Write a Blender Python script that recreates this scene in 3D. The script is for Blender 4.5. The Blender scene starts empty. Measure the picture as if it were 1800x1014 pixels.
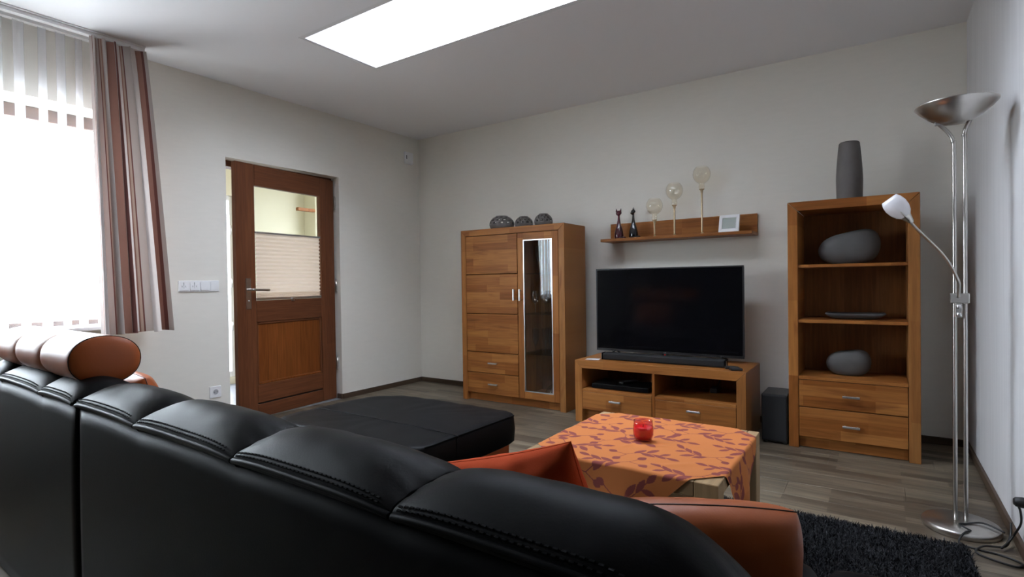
import bpy, bmesh, math, random
import numpy as np
from mathutils import Vector, Matrix

random.seed(7)
rng = np.random.default_rng(7)
scene = bpy.context.scene
COL = scene.collection
R = math.radians

# ------------------------------------------------------------------ camera
def set_camera():
    yaw, pit, rol = R(34.0491), R(-0.7143), R(0.8114)
    f = Vector((-math.sin(yaw)*math.cos(pit), math.cos(yaw)*math.cos(pit), math.sin(pit)))
    r = Vector((math.cos(yaw), math.sin(yaw), 0)); u = r.cross(f)
    r2 = r*math.cos(rol)-u*math.sin(rol); u2 = u*math.cos(rol)+r*math.sin(rol)
    cd = bpy.data.cameras.new('camera'); co = bpy.data.objects.new('camera', cd); COL.objects.link(co)
    m = Matrix((r2, u2, -f)).transposed().to_4x4(); m.translation = (3.953, -4.1492, 1.017)
    co.matrix_world = m
    cd.sensor_width = 36; cd.lens = 954.21/1800*36; cd.clip_start = .02
    scene.camera = co
set_camera()

# ------------------------------------------------------------------ world: bright overcast sky, grey ground below the horizon
SKY = 42.0
w = bpy.data.worlds.new('overcast'); scene.world = w; w.use_nodes = True
nt = w.node_tree; nt.nodes.clear()
out = nt.nodes.new('ShaderNodeOutputWorld'); bg = nt.nodes.new('ShaderNodeBackground')
tc = nt.nodes.new('ShaderNodeTexCoord'); sp = nt.nodes.new('ShaderNodeSeparateXYZ'); rp = nt.nodes.new('ShaderNodeValToRGB')
mr = nt.nodes.new('ShaderNodeMapRange'); mr.inputs['From Min'].default_value = -1; mr.inputs['From Max'].default_value = 1
nt.links.new(tc.outputs['Generated'], sp.inputs[0]); nt.links.new(sp.outputs['Z'], mr.inputs['Value'])
nt.links.new(mr.outputs[0], rp.inputs[0]); nt.links.new(rp.outputs[0], bg.inputs[0]); nt.links.new(bg.outputs[0], out.inputs[0])
rp.color_ramp.elements[0].position = .46; rp.color_ramp.elements[0].color = (.36, .37, .40, 1)
rp.color_ramp.elements[1].position = .52; rp.color_ramp.elements[1].color = (.82, .89, 1.0, 1)
bg.inputs[1].default_value = SKY

def portal(name, loc, rot, sx, sy):
    l = bpy.data.lights.new(name, 'AREA'); l.shape = 'RECTANGLE'; l.size = sx; l.size_y = sy; l.cycles.is_portal = True
    o = bpy.data.objects.new(name, l); COL.objects.link(o); o.location = loc; o.rotation_euler = rot
portal('daylight_window', (-.33, -3.445, 1.42), (0, R(-90), 0), 1.35, 1.62)      # faces +x into the room
portal('daylight_skylight', (2.45, -1.83, 3.04), (0, 0, 0), 2.1, .56)          # faces down
portal('daylight_hall_door', (-1.68, -1.41, 1.0), (0, R(-90), 0), 1.8, .62)
portal('daylight_hall_window', (-1.0, -.15, 1.55), (R(-90), 0, 0), .8, 1.0)

vs = scene.view_settings
vs.view_transform = 'Standard'; vs.look = 'None'; vs.gamma = 1; vs.use_curve_mapping = False
vs.exposure = 0.0

# ------------------------------------------------------------------ helpers
def lin(c):
    if isinstance(c, str):
        c = [int(c[i:i+2], 16)/255 for i in (1, 3, 5)]
        c = [x/12.92 if x <= .04045 else ((x+.055)/1.055)**2.4 for x in c]
    return (c[0], c[1], c[2], 1)

def new_mat(name):
    m = bpy.data.materials.new(name); m.use_nodes = True; n = m.node_tree; n.nodes.clear()
    o = n.nodes.new('ShaderNodeOutputMaterial'); return m, n, o

def pmat(name, col, rough=.5, metal=0., bump=None, spec=.5, coat=0., trans=0., noise=None, sheen=0.):
    """principled; bump=(scale,strength,distance); noise=(scale,amount) mottles the colour"""
    m, n, o = new_mat(name); b = n.nodes.new('ShaderNodeBsdfPrincipled')
    b.inputs['Base Color'].default_value = lin(col); b.inputs['Roughness'].default_value = rough
    b.inputs['Metallic'].default_value = metal; b.inputs['Specular IOR Level'].default_value = spec
    b.inputs['Coat Weight'].default_value = coat; b.inputs['Transmission Weight'].default_value = trans
    if sheen: b.inputs['Sheen Weight'].default_value = sheen
    n.links.new(b.outputs[0], o.inputs[0])
    if bump or noise:
        t = n.nodes.new('ShaderNodeTexCoord')
    if bump:
        x = n.nodes.new('ShaderNodeTexNoise'); x.inputs['Scale'].default_value = bump[0]; x.inputs['Detail'].default_value = 4
        p = n.nodes.new('ShaderNodeBump'); p.inputs['Strength'].default_value = bump[1]; p.inputs['Distance'].default_value = bump[2]
        n.links.new(t.outputs['Object'], x.inputs['Vector']); n.links.new(x.outputs['Fac'], p.inputs['Height']); n.links.new(p.outputs[0], b.inputs['Normal'])
    if noise:
        x = n.nodes.new('ShaderNodeTexNoise'); x.inputs['Scale'].default_value = noise[0]; x.inputs['Detail'].default_value = 5
        h = n.nodes.new('ShaderNodeHueSaturation'); h.inputs['Color'].default_value = lin(col)
        g = n.nodes.new('ShaderNodeMapRange'); g.inputs['From Min'].default_value = .3; g.inputs['From Max'].default_value = .7
        g.inputs['To Min'].default_value = 1-noise[1]; g.inputs['To Max'].default_value = 1+noise[1]
        n.links.new(t.outputs['Object'], x.inputs['Vector']); n.links.new(x.outputs['Fac'], g.inputs[0]); n.links.new(g.outputs[0], h.inputs['Value'])
        n.links.new(h.outputs[0], b.inputs['Base Color'])
    return m

def glass_mat(name, tint=(1, 1, 1), refl=1.0, rough=0.0):
    """thin sheet glass: straight-through transmission plus fresnel reflection"""
    m, n, o = new_mat(name)
    t = n.nodes.new('ShaderNodeBsdfTransparent'); t.inputs[0].default_value = (*tint, 1)
    g = n.nodes.new('ShaderNodeBsdfGlossy'); g.inputs['Roughness'].default_value = rough
    lw = n.nodes.new('ShaderNodeLayerWeight'); lw.inputs[0].default_value = .5
    f = n.nodes.new('ShaderNodeMath'); f.operation = 'POWER'; f.inputs[1].default_value = 4.5; n.links.new(lw.outputs['Facing'], f.inputs[0])
    k = n.nodes.new('ShaderNodeMath'); k.operation = 'MULTIPLY_ADD'; k.inputs[1].default_value = .55*refl; k.inputs[2].default_value = .045*refl; k.use_clamp = True
    x = n.nodes.new('ShaderNodeMixShader')
    n.links.new(f.outputs[0], k.inputs[0]); n.links.new(k.outputs[0], x.inputs[0]); n.links.new(t.outputs[0], x.inputs[1]); n.links.new(g.outputs[0], x.inputs[2])
    n.links.new(x.outputs[0], o.inputs[0]); return m

def stave_wood(name, u, v, c_dark, c_light, blen=.34, bh=.05, grain=.22, rough=.42, heart=None):
    """wood glued up from staves: u = axis along the grain, v = across ('x','y','z')"""
    m, n, o = new_mat(name); L = n.links.new
    b = n.nodes.new('ShaderNodeBsdfPrincipled'); b.inputs['Roughness'].default_value = rough; b.inputs['Specular IOR Level'].default_value = .2
    t = n.nodes.new('ShaderNodeTexCoord'); s = n.nodes.new('ShaderNodeSeparateXYZ'); L(t.outputs['Object'], s.inputs[0])
    oi = n.nodes.new('ShaderNodeObjectInfo'); om = n.nodes.new('ShaderNodeMath'); om.operation = 'MULTIPLY'; om.inputs[1].default_value = 9.7; L(oi.outputs['Random'], om.inputs[0])
    au = n.nodes.new('ShaderNodeMath'); L(s.outputs[u.upper()], au.inputs[0]); L(om.outputs[0], au.inputs[1])
    av = n.nodes.new('ShaderNodeMath'); av.inputs[1].default_value = 0
    L(s.outputs[v.upper()], av.inputs[0]); L(om.outputs[0], av.inputs[1])
    c = n.nodes.new('ShaderNodeCombineXYZ'); L(au.outputs[0], c.inputs[0]); L(av.outputs[0], c.inputs[1])
    br = n.nodes.new('ShaderNodeTexBrick'); br.inputs['Scale'].default_value = 1; br.inputs['Mortar Size'].default_value = 0
    br.inputs['Brick Width'].default_value = blen; br.inputs['Row Height'].default_value = bh; br.offset = .37; br.offset_frequency = 3
    br.inputs['Color1'].default_value = lin(c_dark); br.inputs['Color2'].default_value = lin(c_light); br.inputs['Mortar'].default_value = lin(c_dark)
    L(c.outputs[0], br.inputs['Vector'])
    mp = n.nodes.new('ShaderNodeMapping'); mp.inputs['Scale'].default_value = (4, 70, 1); L(c.outputs[0], mp.inputs[0])
    nz = n.nodes.new('ShaderNodeTexNoise'); nz.inputs['Scale'].default_value = 1; nz.inputs['Detail'].default_value = 6; nz.inputs['Distortion'].default_value = .6; L(mp.outputs[0], nz.inputs['Vector'])
    g = n.nodes.new('ShaderNodeMapRange'); g.inputs['From Min'].default_value = .3; g.inputs['From Max'].default_value = .7; g.inputs['To Min'].default_value = 1-grain; g.inputs['To Max'].default_value = 1+grain*.6
    L(nz.outputs['Fac'], g.inputs[0])
    h = n.nodes.new('ShaderNodeHueSaturation'); L(g.outputs[0], h.inputs['Value'])
    if heart:
        mq = n.nodes.new('ShaderNodeMapping'); mq.inputs['Scale'].default_value = (2.2, 13, 1); L(c.outputs[0], mq.inputs[0])
        n2 = n.nodes.new('ShaderNodeTexNoise'); n2.inputs['Scale'].default_value = 1; n2.inputs['Detail'].default_value = 2; n2.inputs['Distortion'].default_value = 1.2; L(mq.outputs[0], n2.inputs['Vector'])
        r2 = n.nodes.new('ShaderNodeMapRange'); r2.inputs['From Min'].default_value = .58; r2.inputs['From Max'].default_value = .74; r2.inputs['To Max'].default_value = .6; L(n2.outputs['Fac'], r2.inputs[0])
        mx = n.nodes.new('ShaderNodeMix'); mx.data_type = 'RGBA'; L(r2.outputs[0], mx.inputs[0]); L(br.outputs['Color'], mx.inputs[6]); mx.inputs[7].default_value = lin(heart)
        L(mx.outputs[2], h.inputs['Color'])
    else:
        L(br.outputs['Color'], h.inputs['Color'])
    L(h.outputs[0], b.inputs['Base Color']); L(b.outputs[0], o.inputs[0]); return m

def link(o, parent=None, kind=None):
    COL.objects.link(o)
    if parent is not None: o.parent = parent
    if kind: o['kind'] = kind
    return o

def mobj(name, verts, faces, mat, parent=None, smooth=False, kind=None):
    me = bpy.data.meshes.new(name); me.from_pydata([tuple(map(float, p)) for p in verts], [], faces); me.update()
    if mat: me.materials.append(mat)
    if smooth: me.polygons.foreach_set('use_smooth', [True]*len(me.polygons))
    return link(bpy.data.objects.new(name, me), parent, kind)

def fix_normals(o):
    bm = bmesh.new(); bm.from_mesh(o.data); bmesh.ops.recalc_face_normals(bm, faces=bm.faces); bm.to_mesh(o.data); bm.free(); return o

def bm_obj(name, bm, mat, parent=None, smooth=False, kind=None):
    bmesh.ops.recalc_face_normals(bm, faces=bm.faces)
    me = bpy.data.meshes.new(name); bm.to_mesh(me); bm.free()
    if mat: me.materials.append(mat)
    if smooth: me.polygons.foreach_set('use_smooth', [True]*len(me.polygons))
    return link(bpy.data.objects.new(name, me), parent, kind)

def add_box(bm, x0, x1, y0, y1, z0, z1):
    v = [bm.verts.new(p) for p in ((x0,y0,z0),(x1,y0,z0),(x1,y1,z0),(x0,y1,z0),(x0,y0,z1),(x1,y0,z1),(x1,y1,z1),(x0,y1,z1))]
    for f in ((0,3,2,1),(4,5,6,7),(0,1,5,4),(1,2,6,5),(2,3,7,6),(3,0,4,7)): bm.faces.new([v[i] for i in f])

def box(name, x0, x1, y0, y1, z0, z1, mat, parent=None, bev=.0015, seg=1, smooth=False, kind=None):
    bm = bmesh.new(); add_box(bm, x0, x1, y0, y1, z0, z1)
    if bev: bmesh.ops.bevel(bm, geom=list(bm.edges), offset=bev, segments=seg, profile=.5, affect='EDGES')
    return bm_obj(name, bm, mat, parent, smooth, kind)

def boxes(name, lst, mat, parent=None, kind=None):
    bm = bmesh.new()
    for b in lst: add_box(bm, *b)
    return bm_obj(name, bm, mat, parent, False, kind)

def prism(name, poly, y0, y1, mat, parent=None, bev=.0015):
    """polygon in x,z pushed along y"""
    bm = bmesh.new(); a = [bm.verts.new((x, y0, z)) for x, z in poly]; b = [bm.verts.new((x, y1, z)) for x, z in poly]; n = len(poly)
    bm.faces.new(a); bm.faces.new(b[::-1])
    for i in range(n): bm.faces.new((a[i], a[(i+1) % n], b[(i+1) % n], b[i]))
    bmesh.ops.recalc_face_normals(bm, faces=bm.faces)
    if bev: bmesh.ops.bevel(bm, geom=list(bm.edges), offset=bev, segments=1, profile=.5, affect='EDGES')
    return bm_obj(name, bm, mat, parent)

def lathe_data(prof, seg=32, c=(0, 0, 0), cap=True):
    V, F = [], []
    for r, z in prof:
        for k in range(seg):
            a = 2*math.pi*k/seg; V.append((c[0]+r*math.cos(a), c[1]+r*math.sin(a), c[2]+z))
    for i in range(len(prof)-1):
        for k in range(seg):
            F.append((i*seg+k, i*seg+(k+1) % seg, (i+1)*seg+(k+1) % seg, (i+1)*seg+k))
    if cap:
        F.append(tuple(range(seg))[::-1]); F.append(tuple(range((len(prof)-1)*seg, len(prof)*seg)))
    return V, F
def lathe(name, prof, mat, parent=None, seg=32, c=(0, 0, 0), cap=True, smooth=True):
    V, F = lathe_data(prof, seg, c, cap); return mobj(name, V, F, mat, parent, smooth)

def catmull(P, n=8, closed=False):
    P = [Vector(p) for p in P]; out = []
    N = len(P)
    for i in range(N if closed else N-1):
        p0 = P[(i-1) % N] if closed else P[max(i-1, 0)]; p1 = P[i]; p2 = P[(i+1) % N]; p3 = P[(i+2) % N] if closed else P[min(i+2, N-1)]
        for k in range(n):
            t = k/n
            out.append(.5*((2*p1)+(p2-p0)*t+(2*p0-5*p1+4*p2-p3)*t*t+(3*p1-p0-3*p2+p3)*t**3))
    if not closed: out.append(P[-1])
    return out

def tube_data(pts, r, seg=8):
    pts = [Vector(p) for p in pts]; V, F = [], []; n = len(pts)
    rr = r if isinstance(r, (list, tuple)) else [r]*n
    t0 = (pts[1]-pts[0]).normalized(); nrm = t0.orthogonal().normalized()
    for i, p in enumerate(pts):
        t = (pts[min(i+1, n-1)]-pts[max(i-1, 0)])
        t = t.normalized() if t.length > 1e-9 else t0
        nrm = (nrm-t*nrm.dot(t)); nrm = nrm.normalized() if nrm.length > 1e-6 else t.orthogonal().normalized()
        bn = t.cross(nrm)
        for k in range(seg):
            a = 2*math.pi*k/seg; V.append(p+nrm*(math.cos(a)*rr[i])+bn*(math.sin(a)*rr[i]))
    for i in range(n-1):
        for k in range(seg): F.append((i*seg+k, i*seg+(k+1) % seg, (i+1)*seg+(k+1) % seg, (i+1)*seg+k))
    F.append(tuple(range(seg))[::-1]); F.append(tuple(range((n-1)*seg, n*seg))); return V, F
def tube(name, pts, r, mat, parent=None, seg=8, kind=None):
    V, F = tube_data(pts, r, seg); return mobj(name, V, F, mat, parent, True, kind)

def grid_faces(nu, nv, close_u=False, close_v=False, off=0):
    F = []
    for i in range(nu if close_u else nu-1):
        for j in range(nv if close_v else nv-1):
            F.append((off+i*nv+j, off+((i+1) % nu)*nv+j, off+((i+1) % nu)*nv+(j+1) % nv, off+i*nv+(j+1) % nv))
    return F

def empty(name, loc, label=None, cat=None, group=None, rot=(0, 0, 0), kind=None):
    o = bpy.data.objects.new(name, None); COL.objects.link(o); o.location = loc; o.rotation_euler = rot; o.empty_display_size = .05
    if kind: o['kind'] = kind
    if label: tag(o, label, cat, group)
    return o
def tag(o, label, cat=None, group=None):
    o['label'] = label
    if cat: o['category'] = cat
    if group: o['group'] = group
    return o
def copy_tree(o, parent=None):
    c = o.copy(); COL.objects.link(c); c.parent = parent
    for ch in list(o.children): copy_tree(ch, c)
    return c

# ------------------------------------------------------------------ materials
def wall_mat(name, col, vert=False):
    m, n, o = new_mat(name); L = n.links.new
    b = n.nodes.new('ShaderNodeBsdfPrincipled'); b.inputs['Roughness'].default_value = .85; b.inputs['Specular IOR Level'].default_value = .2
    g = n.nodes.new('ShaderNodeNewGeometry'); mp = n.nodes.new('ShaderNodeMapping'); L(g.outputs['Position'], mp.inputs[0])
    mp.inputs['Scale'].default_value = (38, 38, 1.6) if vert else (9, 9, 45)
    x = n.nodes.new('ShaderNodeTexNoise'); x.inputs['Scale'].default_value = 1; x.inputs['Detail'].default_value = 5; L(mp.outputs[0], x.inputs['Vector'])
    f = n.nodes.new('ShaderNodeMapRange'); f.inputs['From Min'].default_value = .3; f.inputs['From Max'].default_value = .7
    a = .04 if vert else .012
    f.inputs['To Min'].default_value = 1-a; f.inputs['To Max'].default_value = 1+a; L(x.outputs['Fac'], f.inputs[0])
    h = n.nodes.new('ShaderNodeHueSaturation'); h.inputs['Color'].default_value = lin(col); L(f.outputs[0], h.inputs['Value']); L(h.outputs[0], b.inputs['Base Color'])
    p = n.nodes.new('ShaderNodeBump'); p.inputs['Strength'].default_value = .12; p.inputs['Distance'].default_value = .001; L(x.outputs['Fac'], p.inputs['Height']); L(p.outputs[0], b.inputs['Normal'])
    L(b.outputs[0], o.inputs[0]); return m
M = {}
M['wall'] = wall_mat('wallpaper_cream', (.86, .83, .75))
M['wall_d'] = wall_mat('low_bounce_dark', (.16, .14, .125))  # dark tone given to unseen walls so they return little light
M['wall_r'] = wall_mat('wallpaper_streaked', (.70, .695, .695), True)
M['ceil'] = pmat('ceiling_paint', (.87, .865, .875), .9, spec=.1)
M['shaft'] = pmat('white_paint', (.80, .80, .80), .8, spec=.2)
M['hall'] = pmat('hall_cream_paint', (.80, .76, .60), .85, spec=.2)
M['base'] = stave_wood('baseboard_brown', 'x', 'z', '#4a3b2d', '#57473a', 1.2, .2, .2)
M['tile'] = pmat('hall_grey_tile', (.25, .27, .31), .35, noise=(6, .1))
BD, BL, BH = (.235, .077, .016), (.40, .160, .042), (.15, .043, .010)
M['w_h'] = stave_wood('beech_horizontal', 'x', 'z', BD, BL, .36, .062, heart=BH)
M['w_v'] = stave_wood('beech_vertical', 'z', 'x', BD, BL, .45, .11, heart=BH)
M['w_side'] = stave_wood('beech_side', 'z', 'y', (.24, .09, .024), (.31, .13, .04), .8, .07, heart=BH)
M['w_top'] = stave_wood('beech_top', 'x', 'y', BD, BL, .4, .06, heart=BH)
M['w_back'] = stave_wood('beech_back_panel', 'z', 'x', (.19, .074, .022), (.25, .102, .033), 1.6, .09)
M['w_table'] = stave_wood('pale_beech_vertical', 'z', 'x', (.36, .24, .125), (.44, .305, .17), .6, .05)
M['w_tabt'] = stave_wood('pale_beech_top', 'x', 'y', (.36, .24, .125), (.44, .305, .17), .5, .05)
DD, DL = (.125, .043, .018), (.16, .056, .023)
M['d_v'] = stave_wood('mahogany_vertical', 'z', 'y', DD, DL, 3, .3, .25, .4)
M['d_h'] = stave_wood('mahogany_horizontal', 'y', 'z', DD, DL, 3, .3, .25, .4)
M['d_p'] = stave_wood('mahogany_panel', 'z', 'y', (.175, .050, .011), (.215, .064, .0145), 3, .3, .28, .38)
M['frame_dk'] = stave_wood('dark_window_wood', 'y', 'z', (.10, .05, .03), (.13, .06, .035), 3, .3, .2, .5)
M['steel'] = pmat('brushed_steel', (.56, .54, .51), .30, 1.0)
M['alu'] = pmat('satin_aluminium', (.72, .72, .73), .32, 1.0)
M['white'] = pmat('white_plastic', (.92, .92, .92), .35)
M['whitem'] = pmat('white_matte', (.82, .82, .82), .6)
M['black'] = pmat('black_plastic', (.012, .012, .013), .38)
M['blackg'] = pmat('black_gloss', (.004, .004, .005), .10, spec=.22)
M['blackc'] = pmat('black_grille_cloth', (.008, .008, .009), .8, bump=(600, .4, .001))
M['leather'] = pmat('black_leather', (.0035, .0037, .0045), .49, bump=(260, .15, .0012), noise=(3, .2), spec=.11)
M['orange'] = pmat('orange_leather', (.46, .112, .026), .42, bump=(240, .15, .0012), noise=(4, .1))
M['seamdk'] = pmat('dark_seam', (.02, .012, .01), .6)
M['stitch'] = pmat('black_stitch_thread', (.004, .004, .005), .8, spec=.1)
M['redc'] = pmat('red_cotton', (.47, .070, .024), .9, bump=(400, .3, .001), noise=(7, .15), spec=.05)
M['ceramic'] = pmat('grey_ceramic', (.135, .122, .112), .6, noise=(12, .12))
M['stone'] = pmat('grey_ribbed_ceramic', (.085, .081, .078), .65, noise=(10, .12))
M['slate'] = pmat('slate_grey', (.07, .07, .072), .5)
M['catred'] = pmat('burgundy_glaze', (.07, .008, .016), .12, coat=.6)
M['catblk'] = pmat('black_glaze', (.006, .006, .008), .1, coat=.6)
M['lcd'] = pmat('grey_green_lcd', (.22, .25, .20), .25)
M['pane'] = glass_mat('window_glass', (.95, .97, .96), 1.0)
M['hallpane'] = glass_mat('hall_glass', (.52, .52, .52), 1.0)
M['vitrine'] = glass_mat('cabinet_glass', (.96, .96, .95), .42)
M['thin'] = glass_mat('clear_thin_glass', (.95, .96, .96), 2.6)
M['gold'] = glass_mat('champagne_glass', (.985, .955, .89), 2.2, .02)
M['goldstem'] = pmat('champagne_glass_stem', (.62, .48, .30), .12, .35)
M['shelfglass'] = glass_mat('green_edge_glass', (.86, .90, .89), .8)
M['redglass'] = glass_mat('red_glass', (.96, .62, .62), 1.8)
M['redwax'] = pmat('red_wax', (.72, .035, .045), .35)
M['opal'] = pmat('opal_glass', (.86, .85, .88), .25)
M['cable'] = pmat('black_rubber', (.012, .012, .012), .5)

def sheer_mat():
    m, n, o = new_mat('striped_sheer'); L = n.links.new
    uv = n.nodes.new('ShaderNodeUVMap'); s = n.nodes.new('ShaderNodeSeparateXYZ'); L(uv.outputs[0], s.inputs[0])
    fr = n.nodes.new('ShaderNodeMath'); fr.operation = 'FRACT'; L(s.outputs[0], fr.inputs[0])
    rp = n.nodes.new('ShaderNodeValToRGB'); e = rp.color_ramp.elements; e[0].position = 0; e[0].color = (.10, .10, .10, 1); e[1].position = .02; e[1].color = (.10, .10, .10, 1)
    for p, c in ((.50, .10), (.54, .70), (.96, .70), (1.0, .10)): q = e.new(p); q.color = (c, c, c, 1)
    L(fr.outputs[0], rp.inputs[0])
    t = n.nodes.new('ShaderNodeBsdfTransparent'); d = n.nodes.new('ShaderNodeBsdfDiffuse'); d.inputs[0].default_value = (.88, .88, .90, 1)
    tl = n.nodes.new('ShaderNodeBsdfTranslucent'); tl.inputs[0].default_value = (.62, .63, .68, 1)
    a = n.nodes.new('ShaderNodeMixShader'); a.inputs[0].default_value = .55; L(d.outputs[0], a.inputs[1]); L(tl.outputs[0], a.inputs[2])
    b = n.nodes.new('ShaderNodeMixShader'); L(rp.outputs[0], b.inputs[0]); L(t.outputs[0], b.inputs[1]); L(a.outputs[0], b.inputs[2]); L(b.outputs[0], o.inputs[0]); return m
M['sheer'] = sheer_mat()

def translucent(name, col, tr):
    m, n, o = new_mat(name); d = n.nodes.new('ShaderNodeBsdfDiffuse'); d.inputs[0].default_value = lin(col); t = n.nodes.new('ShaderNodeBsdfTranslucent'); t.inputs[0].default_value = lin(col)
    a = n.nodes.new('ShaderNodeMixShader'); a.inputs[0].default_value = tr; n.links.new(d.outputs[0], a.inputs[1]); n.links.new(t.outputs[0], a.inputs[2]); n.links.new(a.outputs[0], o.inputs[0]); return m
M['blind'] = translucent('pleated_blind_fabric', (.78, .66, .57), .66)

def dome_mat():
    m, n, o = new_mat('milky_skylight'); t = n.nodes.new('ShaderNodeBsdfTransparent'); t.inputs[0].default_value = (.62, .63, .655, 1); tl = n.nodes.new('ShaderNodeBsdfTranslucent'); tl.inputs[0].default_value = (.62, .63, .655, 1)
    a = n.nodes.new('ShaderNodeMixShader'); a.inputs[0].default_value = .35; n.links.new(t.outputs[0], a.inputs[1]); n.links.new(tl.outputs[0], a.inputs[2]); n.links.new(a.outputs[0], o.inputs[0]); return m
M['dome'] = dome_mat()

def curtain_mat():
    m, n, o = new_mat('striped_curtain'); L = n.links.new
    uv = n.nodes.new('ShaderNodeUVMap'); s = n.nodes.new('ShaderNodeSeparateXYZ'); L(uv.outputs[0], s.inputs[0])
    fr = n.nodes.new('ShaderNodeMath'); fr.operation = 'FRACT'; L(s.outputs[0], fr.inputs[0])
    rp = n.nodes.new('ShaderNodeValToRGB'); rp.color_ramp.interpolation = 'CONSTANT'; e = rp.color_ramp.elements
    beige, rust, dark, tan = (.58, .52, .49, 1), (.37, .205, .165, 1), (.19, .085, .075, 1), (.52, .40, .33, 1)
    seq = [(0, beige), (.26, dark), (.275, tan), (.31, dark), (.325, rust), (.52, dark), (.57, beige), (.80, dark), (.813, tan), (.845, rust), (.86, tan), (.89, dark), (.905, beige)]
    e[0].position = 0; e[0].color = beige; e[1].position = .26; e[1].color = dark
    for p, c in seq[2:]: q = e.new(p); q.color = c
    L(fr.outputs[0], rp.inputs[0])
    b = n.nodes.new('ShaderNodeBsdfDiffuse'); L(rp.outputs[0], b.inputs[0]); t = n.nodes.new('ShaderNodeBsdfTranslucent'); L(rp.outputs[0], t.inputs[0])
    a = n.nodes.new('ShaderNodeMixShader'); a.inputs[0].default_value = .12; L(b.outputs[0], a.inputs[1]); L(t.outputs[0], a.inputs[2]); L(a.outputs[0], o.inputs[0]); return m
M['curtain'] = curtain_mat()

def floor_mat():
    m, n, o = new_mat('grey_brown_laminate'); L = n.links.new
    b = n.nodes.new('ShaderNodeBsdfPrincipled'); b.inputs['Roughness'].default_value = .42; b.inputs['Specular IOR Level'].default_value = .4
    g = n.nodes.new('ShaderNodeNewGeometry'); oi = n.nodes.new('ShaderNodeObjectInfo')
    br = n.nodes.new('ShaderNodeTexBrick'); br.inputs['Scale'].default_value = 1; br.inputs['Mortar Size'].default_value = .0; br.inputs['Brick Width'].default_value = .47; br.inputs['Row Height'].default_value = .0633; br.offset = .4; br.offset_frequency = 2
    br.inputs['Color1'].default_value = (.080, .060, .040, 1); br.inputs['Color2'].default_value = (.185, .150, .104, 1); L(g.outputs['Position'], br.inputs['Vector'])
    mp = n.nodes.new('ShaderNodeMapping'); mp.inputs['Scale'].default_value = (3.5, 48, 1); L(g.outputs['Position'], mp.inputs[0])
    x = n.nodes.new('ShaderNodeTexNoise'); x.inputs['Scale'].default_value = 1; x.inputs['Detail'].default_value = 7; x.inputs['Distortion'].default_value = .8; L(mp.outputs[0], x.inputs['Vector'])
    f = n.nodes.new('ShaderNodeMapRange'); f.inputs['From Min'].default_value = .28; f.inputs['From Max'].default_value = .72; f.inputs['To Min'].default_value = .62; f.inputs['To Max'].default_value = 1.3; L(x.outputs['Fac'], f.inputs[0])
    rr = n.nodes.new('ShaderNodeMapRange'); rr.inputs['To Min'].default_value = .88; rr.inputs['To Max'].default_value = 1.12; L(oi.outputs['Random'], rr.inputs[0])
    mu = n.nodes.new('ShaderNodeMath'); mu.operation = 'MULTIPLY'; L(f.outputs[0], mu.inputs[0]); L(rr.outputs[0], mu.inputs[1])
    h = n.nodes.new('ShaderNodeHueSaturation'); L(br.outputs['Color'], h.inputs['Color']); L(mu.outputs[0], h.inputs['Value']); L(h.outputs[0], b.inputs['Base Color'])
    p = n.nodes.new('ShaderNodeBump'); p.inputs['Strength'].default_value = .15; p.inputs['Distance'].default_value = .001; L(x.outputs['Fac'], p.inputs['Height']); L(p.outputs[0], b.inputs['Normal'])
    L(b.outputs[0], o.inputs[0]); return m
M['floor'] = floor_mat()

def attr_mat(name, rough=.85):
    m, n, o = new_mat(name); b = n.nodes.new('ShaderNodeBsdfPrincipled'); b.inputs['Roughness'].default_value = rough; b.inputs['Specular IOR Level'].default_value = .15
    a = n.nodes.new('ShaderNodeAttribute'); a.attribute_name = 'print'; n.links.new(a.outputs['Color'], b.inputs['Base Color']); n.links.new(b.outputs[0], o.inputs[0])
    t = n.nodes.new('ShaderNodeTexCoord'); x = n.nodes.new('ShaderNodeTexNoise'); x.inputs['Scale'].default_value = 700; p = n.nodes.new('ShaderNodeBump'); p.inputs['Strength'].default_value = .2; p.inputs['Distance'].default_value = .001
    n.links.new(t.outputs['Object'], x.inputs['Vector']); n.links.new(x.outputs['Fac'], p.inputs['Height']); n.links.new(p.outputs[0], b.inputs['Normal']); return m
M['cloth'] = attr_mat('printed_tablecloth')

# ------------------------------------------------------------------ the room
W, H, YB = 4.387, 2.5, -7.6      # width along the far wall, height, rear wall
T = .3
YR, XR = -3.0, 7.4            # right wall cut short; far side of dark room added to lower bounce
DL_, DR_, DH_ = -2.017, -1.0126, 1.9603          # doorway in the left wall
WL, WR, WZ0, WZ1 = -4.25, -2.64, .76, 2.10       # window in the left wall
box('wall_back', -.02, W+.2, 0, .2, 0, H, M['wall'], bev=0, kind='structure')
boxes('wall_left', [(-T, 0, DR_, 0, 0, H), (-T, 0, DL_, DR_, DH_, H), (-T, 0, WR, DL_, 0, H), (-T, 0, WL, WR, WZ1, H), (-T, 0, WL, WR, 0, WZ0), (-T, 0, YB, WL, 0, H)], M['wall'], kind='structure')
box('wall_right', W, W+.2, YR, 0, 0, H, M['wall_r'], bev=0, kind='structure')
box('wall_added_far', XR, XR+.2, YB, YR, 0, H, M['wall_d'], bev=0, kind='structure')  # far wall of the added side room, out of view
box('wall_added_side', W+.2, XR+.2, YR, YR+.15, 0, H, M['wall_d'], bev=0, kind='structure')  # closes the added side room, unseen, dark against bounce light
box('wall_rear', -T, XR+.2, YB-.2, YB, 0, H, M['wall_d'], bev=0, kind='structure')  # unseen; set far back and dark to hold down bounce light
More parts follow.
